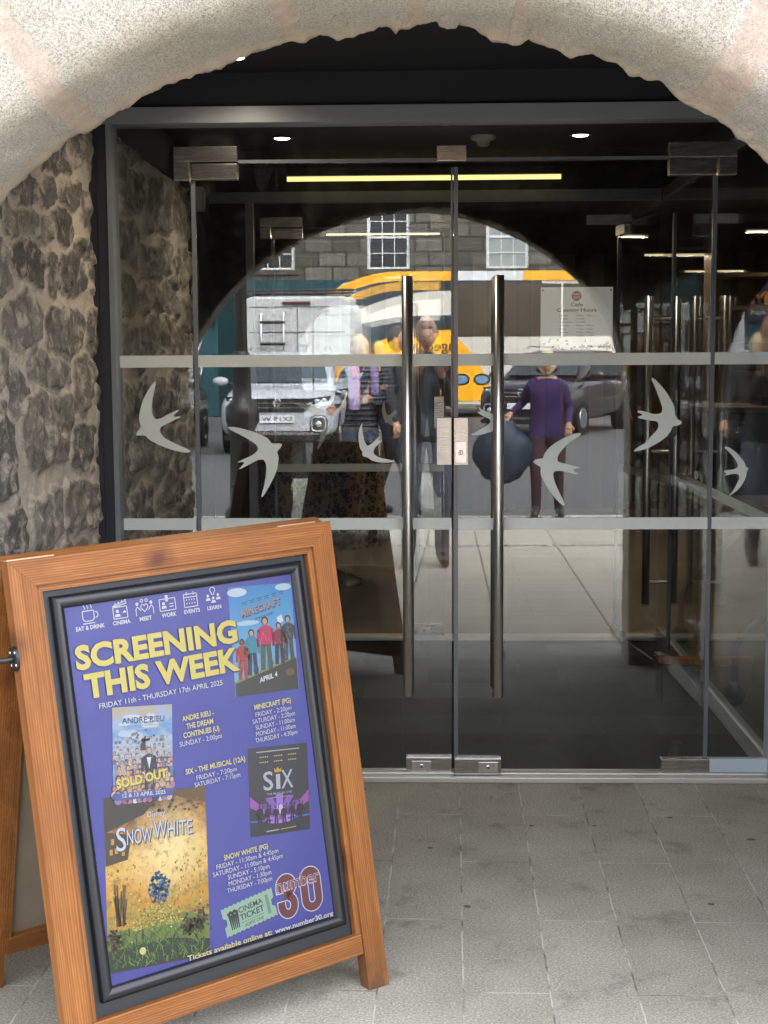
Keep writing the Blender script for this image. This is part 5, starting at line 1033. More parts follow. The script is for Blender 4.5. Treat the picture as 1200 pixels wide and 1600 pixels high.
def mirror_text(g, s, x0, x1, z, h, y, mt, bold=0.0):
    """Text on a face that looks towards +Y (read from the street side)."""
    vs, fs = text_fit(s, x0, x1, z, h, bold); g.add([(-x, y, z_) for x, z_ in vs], fs, mt)
GLASSD = plain('car_glass', '333c42', 0.1, 0, 0.2, 2)
def car(name, label, paint, M, plate=None, cat='car', group=None):
    """Compact SUV; local frame: nose at y=0 facing +Y, tail towards -Y."""
    t = thing(name, label, cat, M=M, group=group); T = M
    def ring(y, z0, z1, hw, e=4.0, n=28, cr=0.0):
        out = []
        for k in range(n):
            a = 2 * math.pi * k / n; c, s_ = math.cos(a), math.sin(a)
            px = math.copysign(abs(c) ** (2 / e), c) * hw; pz = math.copysign(abs(s_) ** (2 / e), s_)
            out.append((px * (1 - cr * max(0, pz)), y, (z0 + z1) / 2 + pz * (z1 - z0) / 2))
        return out
    g = G(T)
    g.loft([ring(0.0, 0.30, 0.80, 0.70), ring(-0.05, 0.24, 0.88, 0.82), ring(-0.18, 0.22, 0.95, 0.875), ring(-0.5, 0.22, 1.00, 0.89), ring(-1.0, 0.24, 1.05, 0.90, 4.5), ring(-2.4, 0.24, 1.06, 0.90, 4.5), ring(-3.7, 0.26, 1.05, 0.88, 4.5), ring(-4.02, 0.32, 0.98, 0.80), ring(-4.1, 0.42, 0.88, 0.70)], paint)
    g.loft([ring(-0.95, 0.98, 1.04, 0.80, 5, 28, 0.05), ring(-1.25, 1.0, 1.28, 0.78, 6, 28, 0.12), ring(-1.62, 1.0, 1.52, 0.77, 6, 28, 0.17), ring(-2.2, 1.0, 1.57, 0.77, 6, 28, 0.17), ring(-3.2, 1.0, 1.55, 0.77, 6, 28, 0.16), ring(-3.85, 1.0, 1.30, 0.75, 6, 28, 0.1), ring(-4.05, 0.95, 1.02, 0.7, 5)], paint)
    body = g.build('body', t)
    g = G(T); A = [(-0.70, -1.00, 1.075), (0.70, -1.00, 1.075), (0.585, -1.575, 1.485), (-0.585, -1.575, 1.485)]
    g.add([(x, y + 0.04, z + 0.02) for x, y, z in A], [(0, 1, 2, 3)], GLASSD); g.build('windscreen', t)
    for s in (-1, 1):
        g = G(T); g.add([(s * (0.785 - 0.12 * (z - 1.05)) + s * 0.012, y, z) for y, z in ((-1.35, 1.08), (-1.75, 1.43), (-2.6, 1.45), (-3.4, 1.40), (-3.7, 1.10))], [(0, 1, 2, 3, 4)], GLASSD); g.build('side_window', t)
    g = G(T); g.prism([(-0.52, 0.79), (-0.42, 0.66), (0.42, 0.66), (0.52, 0.79), (0.50, 0.86), (-0.50, 0.86)], -0.12, 0.018, BLACK, 'y')
    for z in (0.715, 0.785): g.box(-0.46, 0.46, 0.016, 0.026, z, z + 0.014, CHROME)
    fixn(g.build('grille', t))
    g = G(T)
    pts = [(0.058 * math.sin(k * math.pi / 10), 0.035, 0.80 + 0.058 * math.cos(k * math.pi / 10)) for k in range(21)]; g.tube(pts, 0.006, CHROME, 6, False)
    g.tube([(-0.022, 0.035, 0.852), (0, 0.035, 0.808), (0.022, 0.035, 0.852)], 0.005, CHROME, 6); g.tube([(-0.045, 0.035, 0.83), (-0.024, 0.035, 0.752), (0, 0.035, 0.795), (0.024, 0.035, 0.752), (0.045, 0.035, 0.83)], 0.005, CHROME, 6); g.build('badge', t)
    LMP = plain('headlight_glass', 'c5ccd2', 0.08, 0.5, 0.3, 20)
    for s in (-1, 1):
        g = G(T); P2 = [(s * 0.50, 0.86), (s * 0.52, 0.775), (s * 0.74, 0.775), (s * 0.80, 0.89), (s * 0.70, 0.885)]
        g.add([(x, 0.03 - max(0, abs(x) - 0.5) * 0.50, z) for x, z in P2] + [(x, -0.3, z) for x, z in P2], [(0, 1, 2, 3, 4)] + [(i, (i + 1) % 5, 5 + (i + 1) % 5, 5 + i) for i in range(5)], BLACK)
        g.ball((s * 0.60, 0.0, 0.825), (0.045, 0.03, 0.032), LMP); g.ball((s * 0.70, -0.07, 0.835), (0.04, 0.03, 0.03), LMP); fixn(g.build('headlight', t))
        g = G(T); cx, cz = s * 0.62, 0.475
        def rs(q): return [(cx + q * math.copysign(abs(math.cos(a)) ** 0.5, math.cos(a)), cz + q * math.copysign(abs(math.sin(a)) ** 0.5, math.sin(a))) for a in np.linspace(0, 2 * math.pi, 21)[:-1]]
        g.prism(rs(0.135), -0.2, 0.005, BLACK, 'y'); g.tube([(x, 0.012, z) for x, z in rs(0.105)] + [(rs(0.105)[0][0], 0.012, rs(0.105)[0][1])], 0.011, LMP, 8, False); g.ball((cx, 0.0, cz), (0.05, 0.02, 0.05), LMP); fixn(g.build('fog_lamp', t))
        g = G(T); g.ball((s * 1.02, -1.18, 1.10), (0.13, 0.06, 0.075), paint); g.tube([(s * 0.80, -1.2, 1.05), (s * 0.95, -1.2, 1.08)], 0.02, BLACK, 8); g.build('wing_mirror', t)
        for y in (-0.78, -3.28):
            g = G(T); g.tube([(s * 0.66, y, 0.32), (s * 0.90, y, 0.32)], [0.32, 0.32], RUBBER, 26); wh = g.build('wheel', t)
            g = G(T); g.tube([(s * 0.89, y, 0.32), (s * 0.905, y, 0.32)], [0.2, 0.19], CHROME, 10); g.build('rim', wh)
        g = G(T); g.tube([(s * 0.60, -1.75, 1.60), (s * 0.60, -1.9, 1.63), (s * 0.60, -3.1, 1.62), (s * 0.60, -3.25, 1.57)], 0.016, CHROME, 8); g.build('roof_rail', t)
    g = G(T); g.prism([(-0.80, 0.30), (-0.55, 0.375), (0.55, 0.375), (0.80, 0.30), (0.78, 0.24), (-0.78, 0.24)], -0.25, 0.022, BLACK, 'y'); g.prism([(-0.66, 0.32), (-0.50, 0.36), (0.50, 0.36), (0.66, 0.32), (0.50, 0.315), (-0.50, 0.315)], -0.1, 0.03, CHROME, 'y'); fixn(g.build('bumper', t))
    g = G(T); g.box(-0.26, 0.26, 0.02, 0.032, 0.50, 0.61, SASH); pl_ = g.build('number_plate', t)
    if plate: g = G(T); mirror_text(g, plate, -0.235, 0.235, 0.522, 0.068, 0.0335, BLACK, 0.012); g.build('lettering', pl_)
    return t
SILVER = plain('silver_car_paint', (0.36, 0.385, 0.42), 0.35, 0.0, 0.03, 2, 0, 0.35); DKRED = plain('dark_plum_car_paint', (0.012, 0.007, 0.011), 0.25, 0.1, 0.05, 2, 0, 0.9); DKGREY = plain('dark_grey_car_paint', (0.05, 0.05, 0.055), 0.25, 0.2, 0.05, 2, 0, 0.9)
car('parked_car', 'silver compact car facing the doors, parked in front of the white van', SILVER, Matrix.Translation((-2.28, -16.6, 0.0)), 'SX19 W')
car('parked_car', 'dark grey car parked beside the silver car, next to the teal shop', DKGREY, Matrix.Translation((-4.62, -15.6, 0.0)))
car('parked_car', 'near black car parked at an angle behind the woman in purple', DKRED, Matrix.Translation((2.35, -21.0, 0.02)) @ Matrix.Rotation(math.radians(28), 4, 'Z'))

VANW = plain('white_van_paint', (0.46, 0.47, 0.47), 0.3, 0, 0.03, 1.5, 0, 0.6)
vn = thing('white_van', 'white van seen from behind with a ladder on its rear door', 'van', (-2.45, -22, 0.02))
def rbox(hw, z0, z1, r, y):
    pts = []
    for cx, cz, a0 in ((hw - r, z1 - r, 0), (-hw + r, z1 - r, 90), (-hw + 0.03, z0 + 0.03, 180), (hw - 0.03, z0 + 0.03, 270)):
        rr_ = r if a0 < 180 else 0.03
        for k in range(6): a = math.radians(a0 + 18 * k); pts.append((-2.45 + cx + rr_ * math.cos(a), y, cz + rr_ * math.sin(a)))
    return pts
g = G(); g.loft([rbox(0.98, 0.45, 2.55, 0.16, -22.0), rbox(1.0, 0.40, 2.6, 0.16, -22.06), rbox(1.01, 0.40, 2.62, 0.15, -24), rbox(1.0, 0.40, 2.55, 0.15, -26.0), rbox(0.98, 0.42, 1.9, 0.15, -26.8), rbox(0.93, 0.42, 1.25, 0.12, -27.6)], VANW); g.build('body', vn)
g = G(); DG = plain('door_gap', '50565a', 0.6)
g.box(-2.456, -2.444, -21.999, -21.985, 0.6, 2.45, DG); g.box(-3.35, -1.55, -21.999, -21.986, 1.93, 1.945, DG); g.box(-3.35, -1.55, -21.999, -21.986, 2.40, 2.41, DG); g.box(-3.38, -1.52, -21.999, -21.987, 1.35, 1.362, DG); g.build('rear_door', vn)
for s in (-1, 1):
    g = G(); g.box(-2.45 + s * 0.93 - 0.06, -2.45 + s * 0.93 + 0.06, -21.998, -21.96, 0.75, 1.3, ink('9a2a22')); g.build('tail_light', vn, 0.01)
    for y in (-22.9, -26.3): g = G(); g.tube([(-2.45 + s * 0.78, y, 0.34), (-2.45 + s * 1.0, y, 0.34)], 0.33, RUBBER, 24); g.build('wheel', vn)
    g = G(); g.box(-2.45 + s * 1.18 - 0.1, -2.45 + s * 1.18 + 0.1, -26.1, -25.98, 1.35, 1.75, BLACK); g.build('wing_mirror', vn, 0.02)
g = G(); g.box(-2.72, -2.20, -21.99, -21.95, 2.445, 2.50, ink('7a2a22')); g.build('brake_light', vn, 0.01)
g = G()
for x in (-3.12, -2.70): g.tube([(x, -21.95, 1.05), (x, -21.9, 1.1), (x, -21.9, 2.2), (x, -21.95, 2.28)], 0.02, CHROME, 8)
for z in (1.15, 1.42, 1.72, 2.12): g.tube([(-3.14, -21.89, z), (-2.68, -21.89, z)], 0.03, BLACK, 8)
g.build('rear_ladder', vn)
g = G()
for y in (-22.3, -23.6, -25.0): g.tube([(-3.5, y, 2.72), (-1.4, y, 2.72)], 0.025, BLACK, 8)
for x in (-3.4, -1.5): g.tube([(x, -22.2, 2.66), (x, -25.2, 2.66)], 0.022, BLACK, 8)
g.build('roof_rack', vn)
g = G(); g.box(-3.42, -1.48, -22.0, -21.9, 0.42, 0.58, BLACK); g.build('bumper', vn, 0.01)

# yellow coach across the street
CY = -29.0; YB = plain('yellow_coach_paint', (0.90, 0.42, 0.012), 0.3, 0, 0.03, 1.0, 0, 0.6); CREAM = plain('cream_coach_panel', (0.55, 0.52, 0.46), 0.4, 0, 0.05, 1.5)
bus = thing('coach', 'large yellow coach with dark windows standing broadside behind the van', 'coach', (2.5, CY - 1.25, 0.03))
X0, X1 = -2.55, 8.6
sidep = [(X0 + 0.25, 0.35), (X1, 0.35), (X1, 3.05), (X1 - 0.3, 3.32), (0.5, 3.42), (-1.2, 3.36), (-2.0, 3.18), (-2.45, 2.8), (X0, 1.9), (X0, 0.8)]
g = G(); g.prism(sidep, CY - 2.5, CY, CREAM, 'y'); fixn(g.build('body', bus, 0.06))
g = G()                                      # roof rails, lower skirt and swoosh, each a few mm proud
def ribbon(g, top, bot, y, mt): g.prism(top + bot[::-1], y - 0.02, y, mt, 'y')
xs_ = np.linspace(-2.5, 4.6, 60)
zt = lambda x: 3.44 - 0.62 * max(0, (-0.6 - x) / 1.95) ** 2.2
xa_, xb_, xc_ = [x for x in xs_ if x < 1.45], [x for x in xs_ if 1.3 < x < 3.2], [x for x in xs_ if x > 3.05]
ribbon(g, [(x, zt(x)) for x in xa_], [(x, zt(x) - 0.22) for x in xa_], CY + 0.022, YB); ribbon(g, [(x, zt(x)) for x in xc_], [(x, zt(x) - 0.22) for x in xc_], CY + 0.022, YB); ribbon(g, [(x, zt(x) - 0.002) for x in xb_], [(x, zt(x) - 0.218) for x in xb_], CY + 0.019, SASH)
xs2 = np.linspace(-1.7, 3.6, 40); zt2 = lambda x: 2.98 - 0.45 * max(0, (0.3 - x) / 2.0) ** 2
dome = [(x, 2.08 - 0.78 * ((x + 0.15) / 1.75) ** 2 if x < -0.15 else 2.08 - 1.26 * ((x + 0.15) / 2.5) ** 5) for x in np.linspace(-1.9, 2.35, 50)]
g.prism(dome + [(2.48, 0.42), (-2.1, 0.42), (-2.2, 1.0)], CY, CY + 0.014, YB, 'y'); fixn(g.build('livery', bus))
g = G(); ribbon(g, [(x, 2.42 - 0.30 * max(0, (0.0 - x) / 2) ** 2) for x in np.linspace(-2.2, 0.95, 24)], [(x, 2.02 - 0.9 * max(0, (-0.1 - x) / 1.9) ** 2) for x in np.linspace(-2.2, 0.95, 24)], CY + 0.010, GLASSD)
ribbon(g, [(x, zt(x) - 0.175) for x in xs2], [(x, zt2(x) + 0.01) for x in xs2], CY + 0.008, GLASSD); fixn(g.build('window', bus))
for k in range(4):
    g = G(); x = 1.0 + k * 1.55; g.box(x, x + 1.5, CY, CY + 0.01, 1.92, 3.14, plain('bus_window', '4a4137', 0.1, 0, 0.25, 1.2)); g.build('window', bus, 0.004)
g = G()
for x in (1.45, 2.35): 
    pass
for cx in (1.72, 2.2):
    disc(g, cx, 0.92, 0.20, 0.14, BLACK, lambda x, y: (x, CY + 0.018, y), 24); disc(g, cx, 0.92, 0.155, 0.10, plain('blue_lamp', '6f8fa8', 0.1), lambda x, y: (x, CY + 0.022, y), 24)
g.build('lamp', bus)
g = G(); mirror_text(g, 'stagecoach', -0.85, 0.72, 1.60, 0.24, CY + 0.018, ink('3a2a12'), 0.01); g.build('lettering', bus)
for x in (-0.9, 6.3):
    g = G(); g.tube([(x, CY - 0.35, 0.5), (x, CY + 0.01, 0.5)], 0.5, RUBBER, 28); wh = g.build('wheel', bus); g = G(); g.tube([(x, CY + 0.005, 0.5), (x, CY + 0.02, 0.5)], [0.3, 0.28], CHROME, 20); g.build('rim', wh)

# lamp post and bollards at the kerb
LP = plain('black_cast_iron', '1a1918', 0.4, 0.2, 0.1, 12, 0.2)
lp = thing('street_lamp', 'black cast iron street lamp with a wide moulded base at the kerb', 'street lamp', (-1.65, -7.7, 0))
g = G(); g.lathe([(0.17, 0), (0.17, 0.12), (0.125, 0.18), (0.11, 0.85), (0.125, 0.88), (0.15, 0.93), (0.15, 1.05), (0.11, 1.09), (0.085, 1.13), (0.08, 1.40), (0.105, 1.44), (0.095, 1.49), (0.058, 1.54)], -1.65, -7.7, LP, 20); g.build('base', lp)
g = G(); g.lathe([(0.056, 1.54), (0.045, 4.6), (0.03, 4.7)], -1.65, -7.7, LP, 16); g.build('pole', lp)
g = G(); g.lathe([(0.05, 4.68), (0.16, 4.8), (0.2, 5.2), (0.1, 5.38), (0.02, 5.5)], -1.65, -7.7, plain('frosted_lantern', 'b8b8b0', 0.3), 8, False); g.build('lantern', lp)
for i, (x, lb) in enumerate(((0.29, 'black tapered bollard at the kerb between the photographer and the woman in purple'), (3.3, 'black tapered bollard at the kerb right of the woman in purple'))):
    g = G(); g.lathe([(0.13, 0), (0.13, 0.06), (0.10, 0.10), (0.085, 0.55), (0.07, 0.80), (0.085, 0.82), (0.085, 0.86), (0.06, 0.93), (0.03, 0.99), (0, 1.0)], x, -8.1, LP, 18)
    tag(g.build('bollard', origin=(x, -8.1, 0)), lb, 'bollard', 'bollards along the kerb')
# drainage slot in the pavement
g = G()
for k in range(110): g.box(-4 + k * 0.075, -4 + k * 0.075 + 0.035, -6.33, -6.28, -0.003, 0.001, RUBBER)
g.box(-4.1, 4.3, -6.37, -6.24, -0.02, -0.0005, KERB); tag(g.build('drain_channel'), 'dotted drainage slot running across the pavement', 'drain')

# ------------------------------------------------------------------ people on the pavement (seen mirrored in the glass)
def skin_mesh(verts, radii, edges):
    me = bpy.data.meshes.new('skel'); me.from_pydata(verts, edges, []); ob = bpy.data.objects.new('skel', me); COL.objects.link(ob)
    md = ob.modifiers.new('s', 'SKIN'); md.use_smooth_shade = True; md.branch_smoothing = 0.4
    lay = me.skin_vertices[0] if me.skin_vertices else None
    if lay is None:
        bm = bmesh.new(); bm.from_mesh(me); bm.verts.layers.skin.verify(); bm.to_mesh(me); bm.free(); lay = me.skin_vertices[0]
    for i, r in enumerate(radii): lay.data[i].radius = r if hasattr(r, '__len__') else (r, r); lay.data[i].use_root = (i == 0)
    sb = ob.modifiers.new('d', 'SUBSURF'); sb.levels = 2; sb.render_levels = 2
    dg = bpy.context.evaluated_depsgraph_get(); dg.update(); ev = ob.evaluated_get(dg); m2 = ev.to_mesh()
    out = ([tuple(v.co) for v in m2.vertices], [list(p.vertices) for p in m2.polygons]); ev.to_mesh_clear(); bpy.data.objects.remove(ob)
    return out
def ik(S, Wp, l1, l2, pole):
    d = Wp - S; L = min(d.length, (l1 + l2) * 0.999); u = d.normalized(); a = (l1 * l1 - l2 * l2 + L * L) / (2 * L); h = math.sqrt(max(0, l1 * l1 - a * a))
    p = (pole - u * pole.dot(u)).normalized(); return S + u * a + p * h
def person(label, M, H, feet, hands, top, trouser, shoe, skin, hair, hairstyle='short', bulk=1.0, lean=0.0, headdir=0.0, female=False):
    """Local frame: faces +Y, x to the person's right. feet, hands: dicts 'L'/'R' -> local points."""
    t = thing('person', label, 'person', M=M); k = H / 1.75
    V = Vector; hip = V((0, -0.02, 0.93 * k)); 
    spine = [hip, V((0, -0.01 + lean * .3, 1.10 * k)), V((0, -0.02 + lean * .7, 1.30 * k)), V((0, -0.02 + lean, 1.44 * k)), V((0, lean + 0.005, 1.535 * k))]
    verts = list(spine); rad = [(0.155 * bulk, 0.115 * bulk), (0.150 * bulk, 0.118 * bulk), (0.160 * bulk, 0.120 * bulk), (0.10, 0.085), (0.058, 0.058)]
    rad = [(a * k, b * k) for a, b in rad]; reg = ['top', 'top', 'top', 'top', 'skin']; edges = [(0, 1), (1, 2), (2, 3), (3, 4)]
    bones = [(spine[0], spine[3], 'top'), (spine[3] + V((0, 0, 0.05)), spine[4] + V((0, 0, .1)), 'skin')]
    hand_geo = []
    for s, key in ((-1, 'L'), (1, 'R')):
        sh_ = V((s * (0.180 if not female else 0.158) * k, lean * 0.9 - 0.02, 1.40 * k)); wr = V(hands[key]); el_ = ik(sh_, wr, 0.285 * k, 0.26 * k, V((s * 0.28, -0.7, -0.6)))
        wr = el_ + (wr - el_).normalized() * 0.26 * k; i = len(verts); verts += [sh_, (sh_ + el_) / 2, el_, wr]
        rad += [(0.066 * k * (0.7 + 0.3 * bulk),) * 2, (0.056 * k * (0.7 + 0.3 * bulk),) * 2, (0.050 * k,) * 2, (0.036 * k,) * 2]; edges += [(3, i), (i, i + 1), (i + 1, i + 2), (i + 2, i + 3)]
        bones += [(sh_, el_, 'top'), (el_, wr, 'top')]; hand_geo.append((s, wr, (wr - el_).normalized()))
        hp = V((s * 0.092 * k, -0.02, 0.88 * k)); ft = V(feet[key]); an = ft + V((0, -0.02, 0.085)); kn = ik(hp, an, 0.42 * k, 0.405 * k, V((s * 0.08, 1, 0)))
        i = len(verts); verts += [hp, (hp + kn) / 2, kn, (kn + an) / 2, an, ft + V((s * 0.012, 0.07, 0.045)), ft + V((s * 0.02, 0.175, 0.034))]
        rad += [(0.105 * k * bulk,) * 2, (0.085 * k * bulk,) * 2, (0.064 * k,) * 2, (0.060 * k,) * 2, (0.054 * k,) * 2, (0.047, 0.044), (0.040, 0.032)]
        edges += [(0, i)] + [(i + q, i + q + 1) for q in range(6)]; bones += [(hp, kn, 'leg'), (kn, an + V((0, 0, -0.01)), 'leg'), (an + V((0, 0, -0.05)), ft + V((s * .02, 0.175, 0.03)), 'shoe')]
    vs, fs = skin_mesh([tuple(v) for v in verts], rad, edges)
    mt = {'top': top, 'leg': trouser, 'shoe': shoe, 'skin': skin}
    def near(p):
        best = None
        for a, b, r in bones:
            ab_ = b - a; tt = max(0, min(1, (p - a).dot(ab_) / ab_.length_squared)); d = (p - (a + ab_ * tt)).length
            if best is None or d < best[0]: best = (d, r)
        r = best[1]
        if r == 'leg' and p.z > 0.86 * k: r = 'top'
        if r == 'top' and p.z < 0.82 * k and abs(p.x) < 0.17 and p.y > -0.2: r = 'leg' if p.z < 0.84 * k else 'top'
        return r
    g = G(M)
    lo = min(v[2] for v in vs); vs = [(x, y, max(z, 0.004) if z < 0.05 else z) for x, y, z in vs]
    for m_ in ('top', 'leg', 'shoe', 'skin'):
        sel = [f for f in fs if near(sum((V(vs[i]) for i in f), V()) / len(f)) == m_]
        if sel:
            used = sorted({i for f in sel for i in f}); mp = {a: b for b, a in enumerate(used)}
            g.add([vs[i] for i in used], [[mp[i] for i in f] for f in sel], mt[m_], True)
    # head with brow, nose, chin, ears
    hc = V((0, lean + 0.03, 1.635 * k)); R_ = Matrix.Rotation(headdir, 3, 'Z')
    def face(p):
        q = V(p)
        if q.z < 0: q.x *= 1 - 0.28 * (-q.z) ** 1.5; q.y *= 1 - 0.12 * (-q.z)
        if q.y > 0.8 and -0.38 < q.z < 0.12: q.y += 0.20 * max(0, 1 - abs(q.x) / 0.22) * (0.35 + max(0, (0.12 - q.z)) * 1.6)
        if q.y > 0.6 and 0.08 < q.z < 0.3 : q.y -= 0.05 * max(0, 1 - abs(abs(q.x) - 0.38) / 0.3)
        return R_ @ q
    g.ball(tuple(hc), (0.076 * k, 0.097 * k, 0.117 * k), skin, 30, 22, face)
    for s in (-1, 1):
        def P(x, y, z): return tuple(hc + R_ @ V((x * k, y * k, z * k)))
        g.ball(P(s * 0.030, 0.083, 0.012), 0.011 * k, SASH, 8, 6); g.ball(P(s * 0.030, 0.0915, 0.012), 0.006 * k, BLACK, 8, 6)
        g.ball(P(s * 0.078, -0.005, -0.005), (0.012 * k, 0.02 * k, 0.032 * k), skin, 10, 8); g.tube([P(s * 0.016, 0.095, 0.036), P(s * 0.032, 0.094, 0.041), P(s * 0.046, 0.086, 0.035)], 0.005 * k, hair, 6)
    g.tube([P(-0.024, 0.080, -0.062), P(0, 0.092, -0.060), P(0.024, 0.080, -0.062)], 0.0055 * k, plain('lips', '8a4a44', 0.4), 8)
    # hands: palm, four unequal bent fingers and a thumb
    for s, wr, d in hand_geo:
        side = V((0, 0, 1)).cross(d); side = (side if side.length > 0.2 else V((1, 0, 0))).normalized(); up = d.cross(side)
        pc = wr + d * 0.045 * k; g.tube([tuple(wr - d * 0.02), tuple(wr + d * 0.02), tuple(pc), tuple(wr + d * 0.085 * k)], [0.026 * k, 0.033 * k, 0.037 * k, 0.030 * k], skin, 12)
        for q, L in enumerate((0.070, 0.078, 0.073, 0.058)):
            b_ = wr + d * 0.075 * k + side * ((q - 1.5) * 0.019 * k); c = up * -1
            g.tube([tuple(b_), tuple(b_ + d * L * .42 * k + c * 0.008), tuple(b_ + d * L * .68 * k + c * 0.028), tuple(b_ + d * L * .72 * k + c * 0.048)], [0.0095 * k, 0.009 * k, 0.008 * k, 0.0065 * k], skin, 8)
        b_ = wr + d * 0.03 * k + side * (-s) * 0.028 * k; g.tube([tuple(b_), tuple(b_ + d * 0.03 * k - side * s * 0.024 * k), tuple(b_ + d * 0.062 * k - side * s * 0.022 * k)], [0.013 * k, 0.011 * k, 0.008 * k], skin, 8)
    body = g.build('body', t)
    g = G(M)
    def hf(p):
        q = V(p); n_ = mnoise.noise(q * 3.0 + V((H, 0, 0))) * 0.08; q *= 1 + n_
        if hairstyle == 'short':
            if q.z < 0.1 and q.y > -0.1 or q.y > 0.25 + 0.5 * q.z: q *= 0.86
        elif hairstyle == 'bald':
            if q.z > 0.45 or q.y > 0.05 or q.z < -0.4: q *= 0.86
        else:
            if q.y > 0.5 and q.z < 0.55: q *= 0.80
            if q.z < -0.25: q.x *= 1.12; q.z *= 0.9
        return R_ @ q
    sc_ = {'short': 1.07, 'bald': 1.05, 'bob': 1.22}[hairstyle]
    g.ball(tuple(hc + V((0, -0.006, 0.006))), (0.076 * k * sc_, 0.097 * k * sc_, 0.117 * k * (sc_ - 0.02)), hair, 28, 20, hf); g.build('hair', t)
    return t
def place(x, y, z, deg): return Matrix.Translation((x, y, z)) @ Matrix.Rotation(math.radians(deg), 4, 'Z')
SKN = plain('fair_skin', (0.38, 0.205, 0.145), 0.5, 0, 0.08, 30); DENIM = plain('worn_denim', '56667a', 0.85, 0, 0.25, 14, 0.2); DKDENIM = plain('dark_denim', '27354d', 0.85, 0, 0.2, 14, 0.2)
JACK = plain('charcoal_jacket', '22252d', 0.75, 0, 0.2, 9, 0.2); BRSHOE = plain('brown_leather', '2e211c', 0.35, 0, 0.2, 20); DKSHOE = plain('dark_shoe', '17171a', 0.5); PURP = plain('purple_fleece', '2c1b4c', 0.9, 0, 0.15, 12, 0.2); PLUM = plain('plum_trousers', '2c1a24', 0.85, 0, 0.15, 10); BLOND = plain('fair_hair', 'b9a684', 0.6, 0, 0.25, 60, 0.3); GREYH = plain('short_brown_hair', '4a3a32', 0.7, 0, 0.25, 60, 0.3)
def stripes():
    b = NB('striped_quilted_jacket'); v = b.coord(); sx = b.n('ShaderNodeSeparateXYZ', {0: v})
    wv = b.math('SINE', b.math('MULTIPLY_ADD', sx.outputs[2], 125.0, b.math('MULTIPLY', b.noise(v, 12, 3), 2.5)))
    return b.done(b.bsdf(b.mix(b.ramp(wv, [(0.5, 0.0), (0.9, 1.0)]), (0.012, 0.016, 0.035), (0.10, 0.11, 0.15)), 0.6, 0, b.bump(wv, 0.8, 0.02)))
# photographer
MP = place(-0.02, -5.32, 0, 0)
ph = person('photographer in a charcoal jacket, jeans and brown shoes holding up a phone', MP, 1.77, {'L': (-0.13, 0.10, 0), 'R': (0.11, 0.05, 0)}, {'L': (-0.045, 0.25, 1.385), 'R': (0.11, 0.235, 1.36)}, JACK, plain('grey_jeans', '4a535f', 0.85, 0, 0.2, 14, 0.2), BRSHOE, SKN, GREYH, 'bald', 1.06, 0.02)
g = G(MP); g.prism([(-0.035, 0.99), (0.035, 0.99), (0.06, 1.30), (0.03, 1.46), (-0.03, 1.46), (-0.06, 1.30)], 0.112, 0.150, plain('grey_blue_shirt', '39424e', 0.8, 0, 0.1, 20), 'y'); fixn(g.build('shirt', ph, 0.012))
g = G(); g.box(-0.036, 0.036, -5.030, -5.022, 1.375, 1.5215, plain('phone_body', '3a3c42', 0.2, 0.5)); g.tube([(0.0, -5.0225, 1.4975), (0.0, -5.0195, 1.4975)], 0.009, BLACK, 14); g.tube([(-0.022, -5.0225, 1.4975), (-0.022, -5.0195, 1.4975)], 0.008, BLACK, 14)
tag(g.build('smartphone', bevel=0.003), 'dark phone held up in both hands by the photographer', 'phone')
# man with a backpack, walking along the kerb
MB_ = place(-0.34, -8.5, 0, -70)
person('man in dark clothes with a blue backpack walking behind the photographer', MB_, 1.76, {'L': (-0.09, 0.28, 0), 'R': (0.09, -0.22, 0)}, {'L': (-0.22, 0.12, 0.86), 'R': (0.20, 0.16, 0.95)}, JACK, plain('navy_trousers', '1b1f2e', 0.85), DKSHOE, SKN, GREYH, 'short', 1.05, 0.03)
bp_ = thing('backpack', 'blue and black backpack on the back of the walking man', 'backpack', M=MB_ @ Matrix.Translation((0, -0.24, 1.18))); g = G(MB_)
BLUEP = plain('blue_pack_cloth', '4a66a0', 0.8, 0, 0.2, 10, 0.2); PACKB = plain('black_pack_cloth', '181a22', 0.85, 0, 0.2, 12, 0.2)
def pk(p): return Vector([math.copysign(abs(c) ** 0.6, c) for c in p])
g.ball((0, -0.27, 1.17), (0.16, 0.12, 0.29), PACKB, 22, 16, pk); g.build('main_bag', bp_)
g = G(MB_); g.ball((0, -0.37, 1.27), (0.12, 0.06, 0.10), BLUEP, 18, 12, pk); g.ball((0, -0.37, 1.06), (0.13, 0.075, 0.10), BLUEP, 18, 12, pk); g.build('pocket', bp_)
for s in (-1, 1): g = G(MB_); g.tube([(s * 0.10, -0.2, 1.40), (s * 0.125, -0.06, 1.49), (s * 0.13, 0.10, 1.40), (s * 0.14, 0.14, 1.22), (s * 0.16, -0.02, 1.05), (s * 0.12, -0.2, 1.0)], 0.018, PACKB, 8); g.build('strap', bp_)
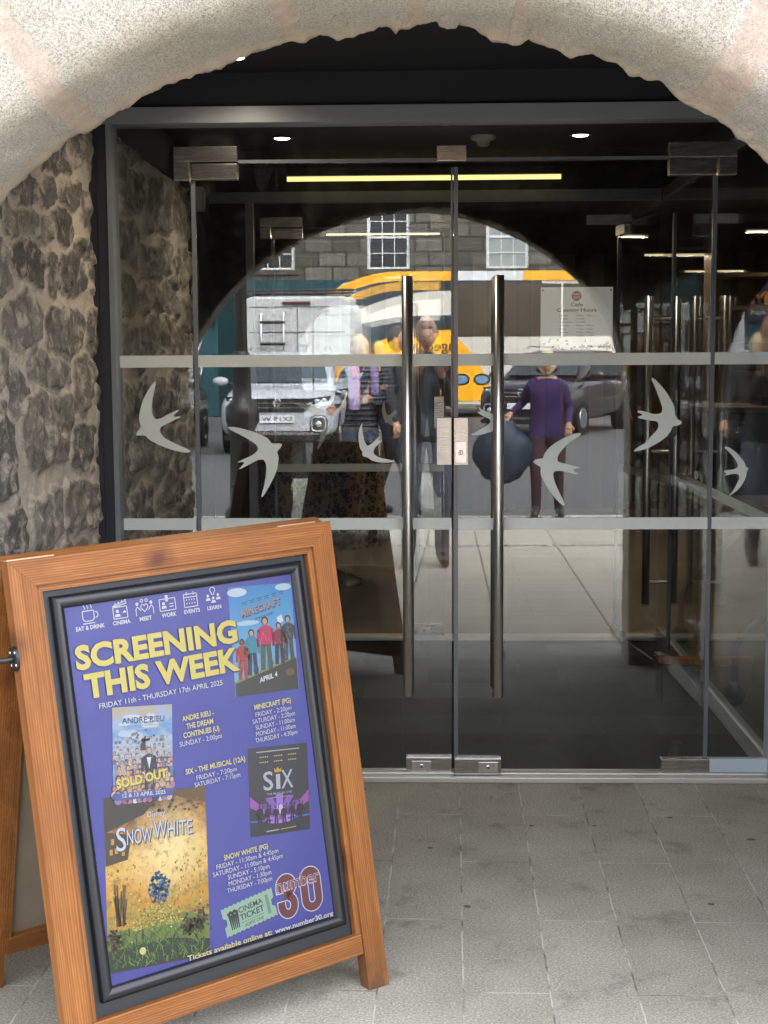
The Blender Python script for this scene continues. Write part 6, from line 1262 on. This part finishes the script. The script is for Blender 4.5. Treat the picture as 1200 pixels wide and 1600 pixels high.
# woman in a striped jacket
MS = place(-0.64, -8.45, 0, 14)
ws = person('fair haired woman in a dark striped quilted jacket and jeans at the kerb', MS, 1.66, {'L': (-0.1, 0.06, 0), 'R': (0.1, -0.02, 0)}, {'L': (-0.20, 0.22, 1.02), 'R': (0.17, 0.26, 1.10)}, stripes(), DKDENIM, DKSHOE, SKN, BLOND, 'bob', 1.12, 0.0, 0.3, True)
g = G(MS); LIL = plain('lilac_scarf', '9a86b4', 0.9, 0, 0.15, 20); g.tube([(-0.05, 0.085, 1.43), (-0.02, 0.13, 1.36), (-0.015, 0.155, 1.2), (-0.01, 0.16, 1.0)], [0.05, 0.055, 0.055, 0.05], LIL, 10); g.tube([(0.07 * math.cos(a), -0.0 + 0.07 * math.sin(a), 1.435) for a in np.linspace(0, 6.28, 14)], 0.03, LIL, 8); g.build('scarf', ws)
# woman in purple with a big bag
MW = place(1.36, -8.35, 0, 6)
wp = person('woman in a purple fleece and dark trousers carrying a large blue bag', MW, 1.52, {'L': (-0.09, 0.10, 0), 'R': (0.12, -0.02, 0)}, {'L': (-0.33, 0.08, 0.95), 'R': (0.20, 0.16, 0.86)}, PURP, PLUM, DKSHOE, SKN, BLOND, 'bob', 1.42, 0.10, 0.2, True)
g = G(MW); g.tube([(0.13 * math.cos(a) * 0.62, 0.0 + 0.13 * math.sin(a) * 0.6, 1.36 + 0.02 * math.sin(a)) for a in np.linspace(0, 6.28, 16)], 0.022, PURP, 8); g.build('collar', wp)
bgm = MW @ Matrix.Translation((-0.40, 0.12, 0.72)); dbg = thing('duffel_bag', 'large dark blue bag hanging from the hand of the woman in purple', 'bag', M=bgm)
g = G(bgm); BAGB = plain('dark_blue_bag_cloth', '13253a', 0.6, 0, 0.4, 7, 0.5)
def bgf(p):
    q = Vector(p); q *= 1 + 0.12 * mnoise.noise(q * 2.2) + 0.07 * abs(mnoise.noise(Vector((q.x * 6, q.y * 6, q.z * 1.5)))); 
    if q.z > 0.2: q.x *= 1 - 0.55 * (q.z - 0.2); q.y *= 1 - 0.3 * (q.z - 0.2)
    return q
g.ball((0, 0, -0.10), (0.27, 0.17, 0.30), BAGB, 30, 20, bgf); g.build('sack', dbg)
g = G(bgm); g.tube([(-0.09, 0.0, 0.10), (-0.03, -0.04, 0.22), (0.05, -0.06, 0.25), (0.08, -0.04, 0.20), (0.09, 0.0, 0.10)], 0.014, BAGB, 8); g.build('handle', dbg)
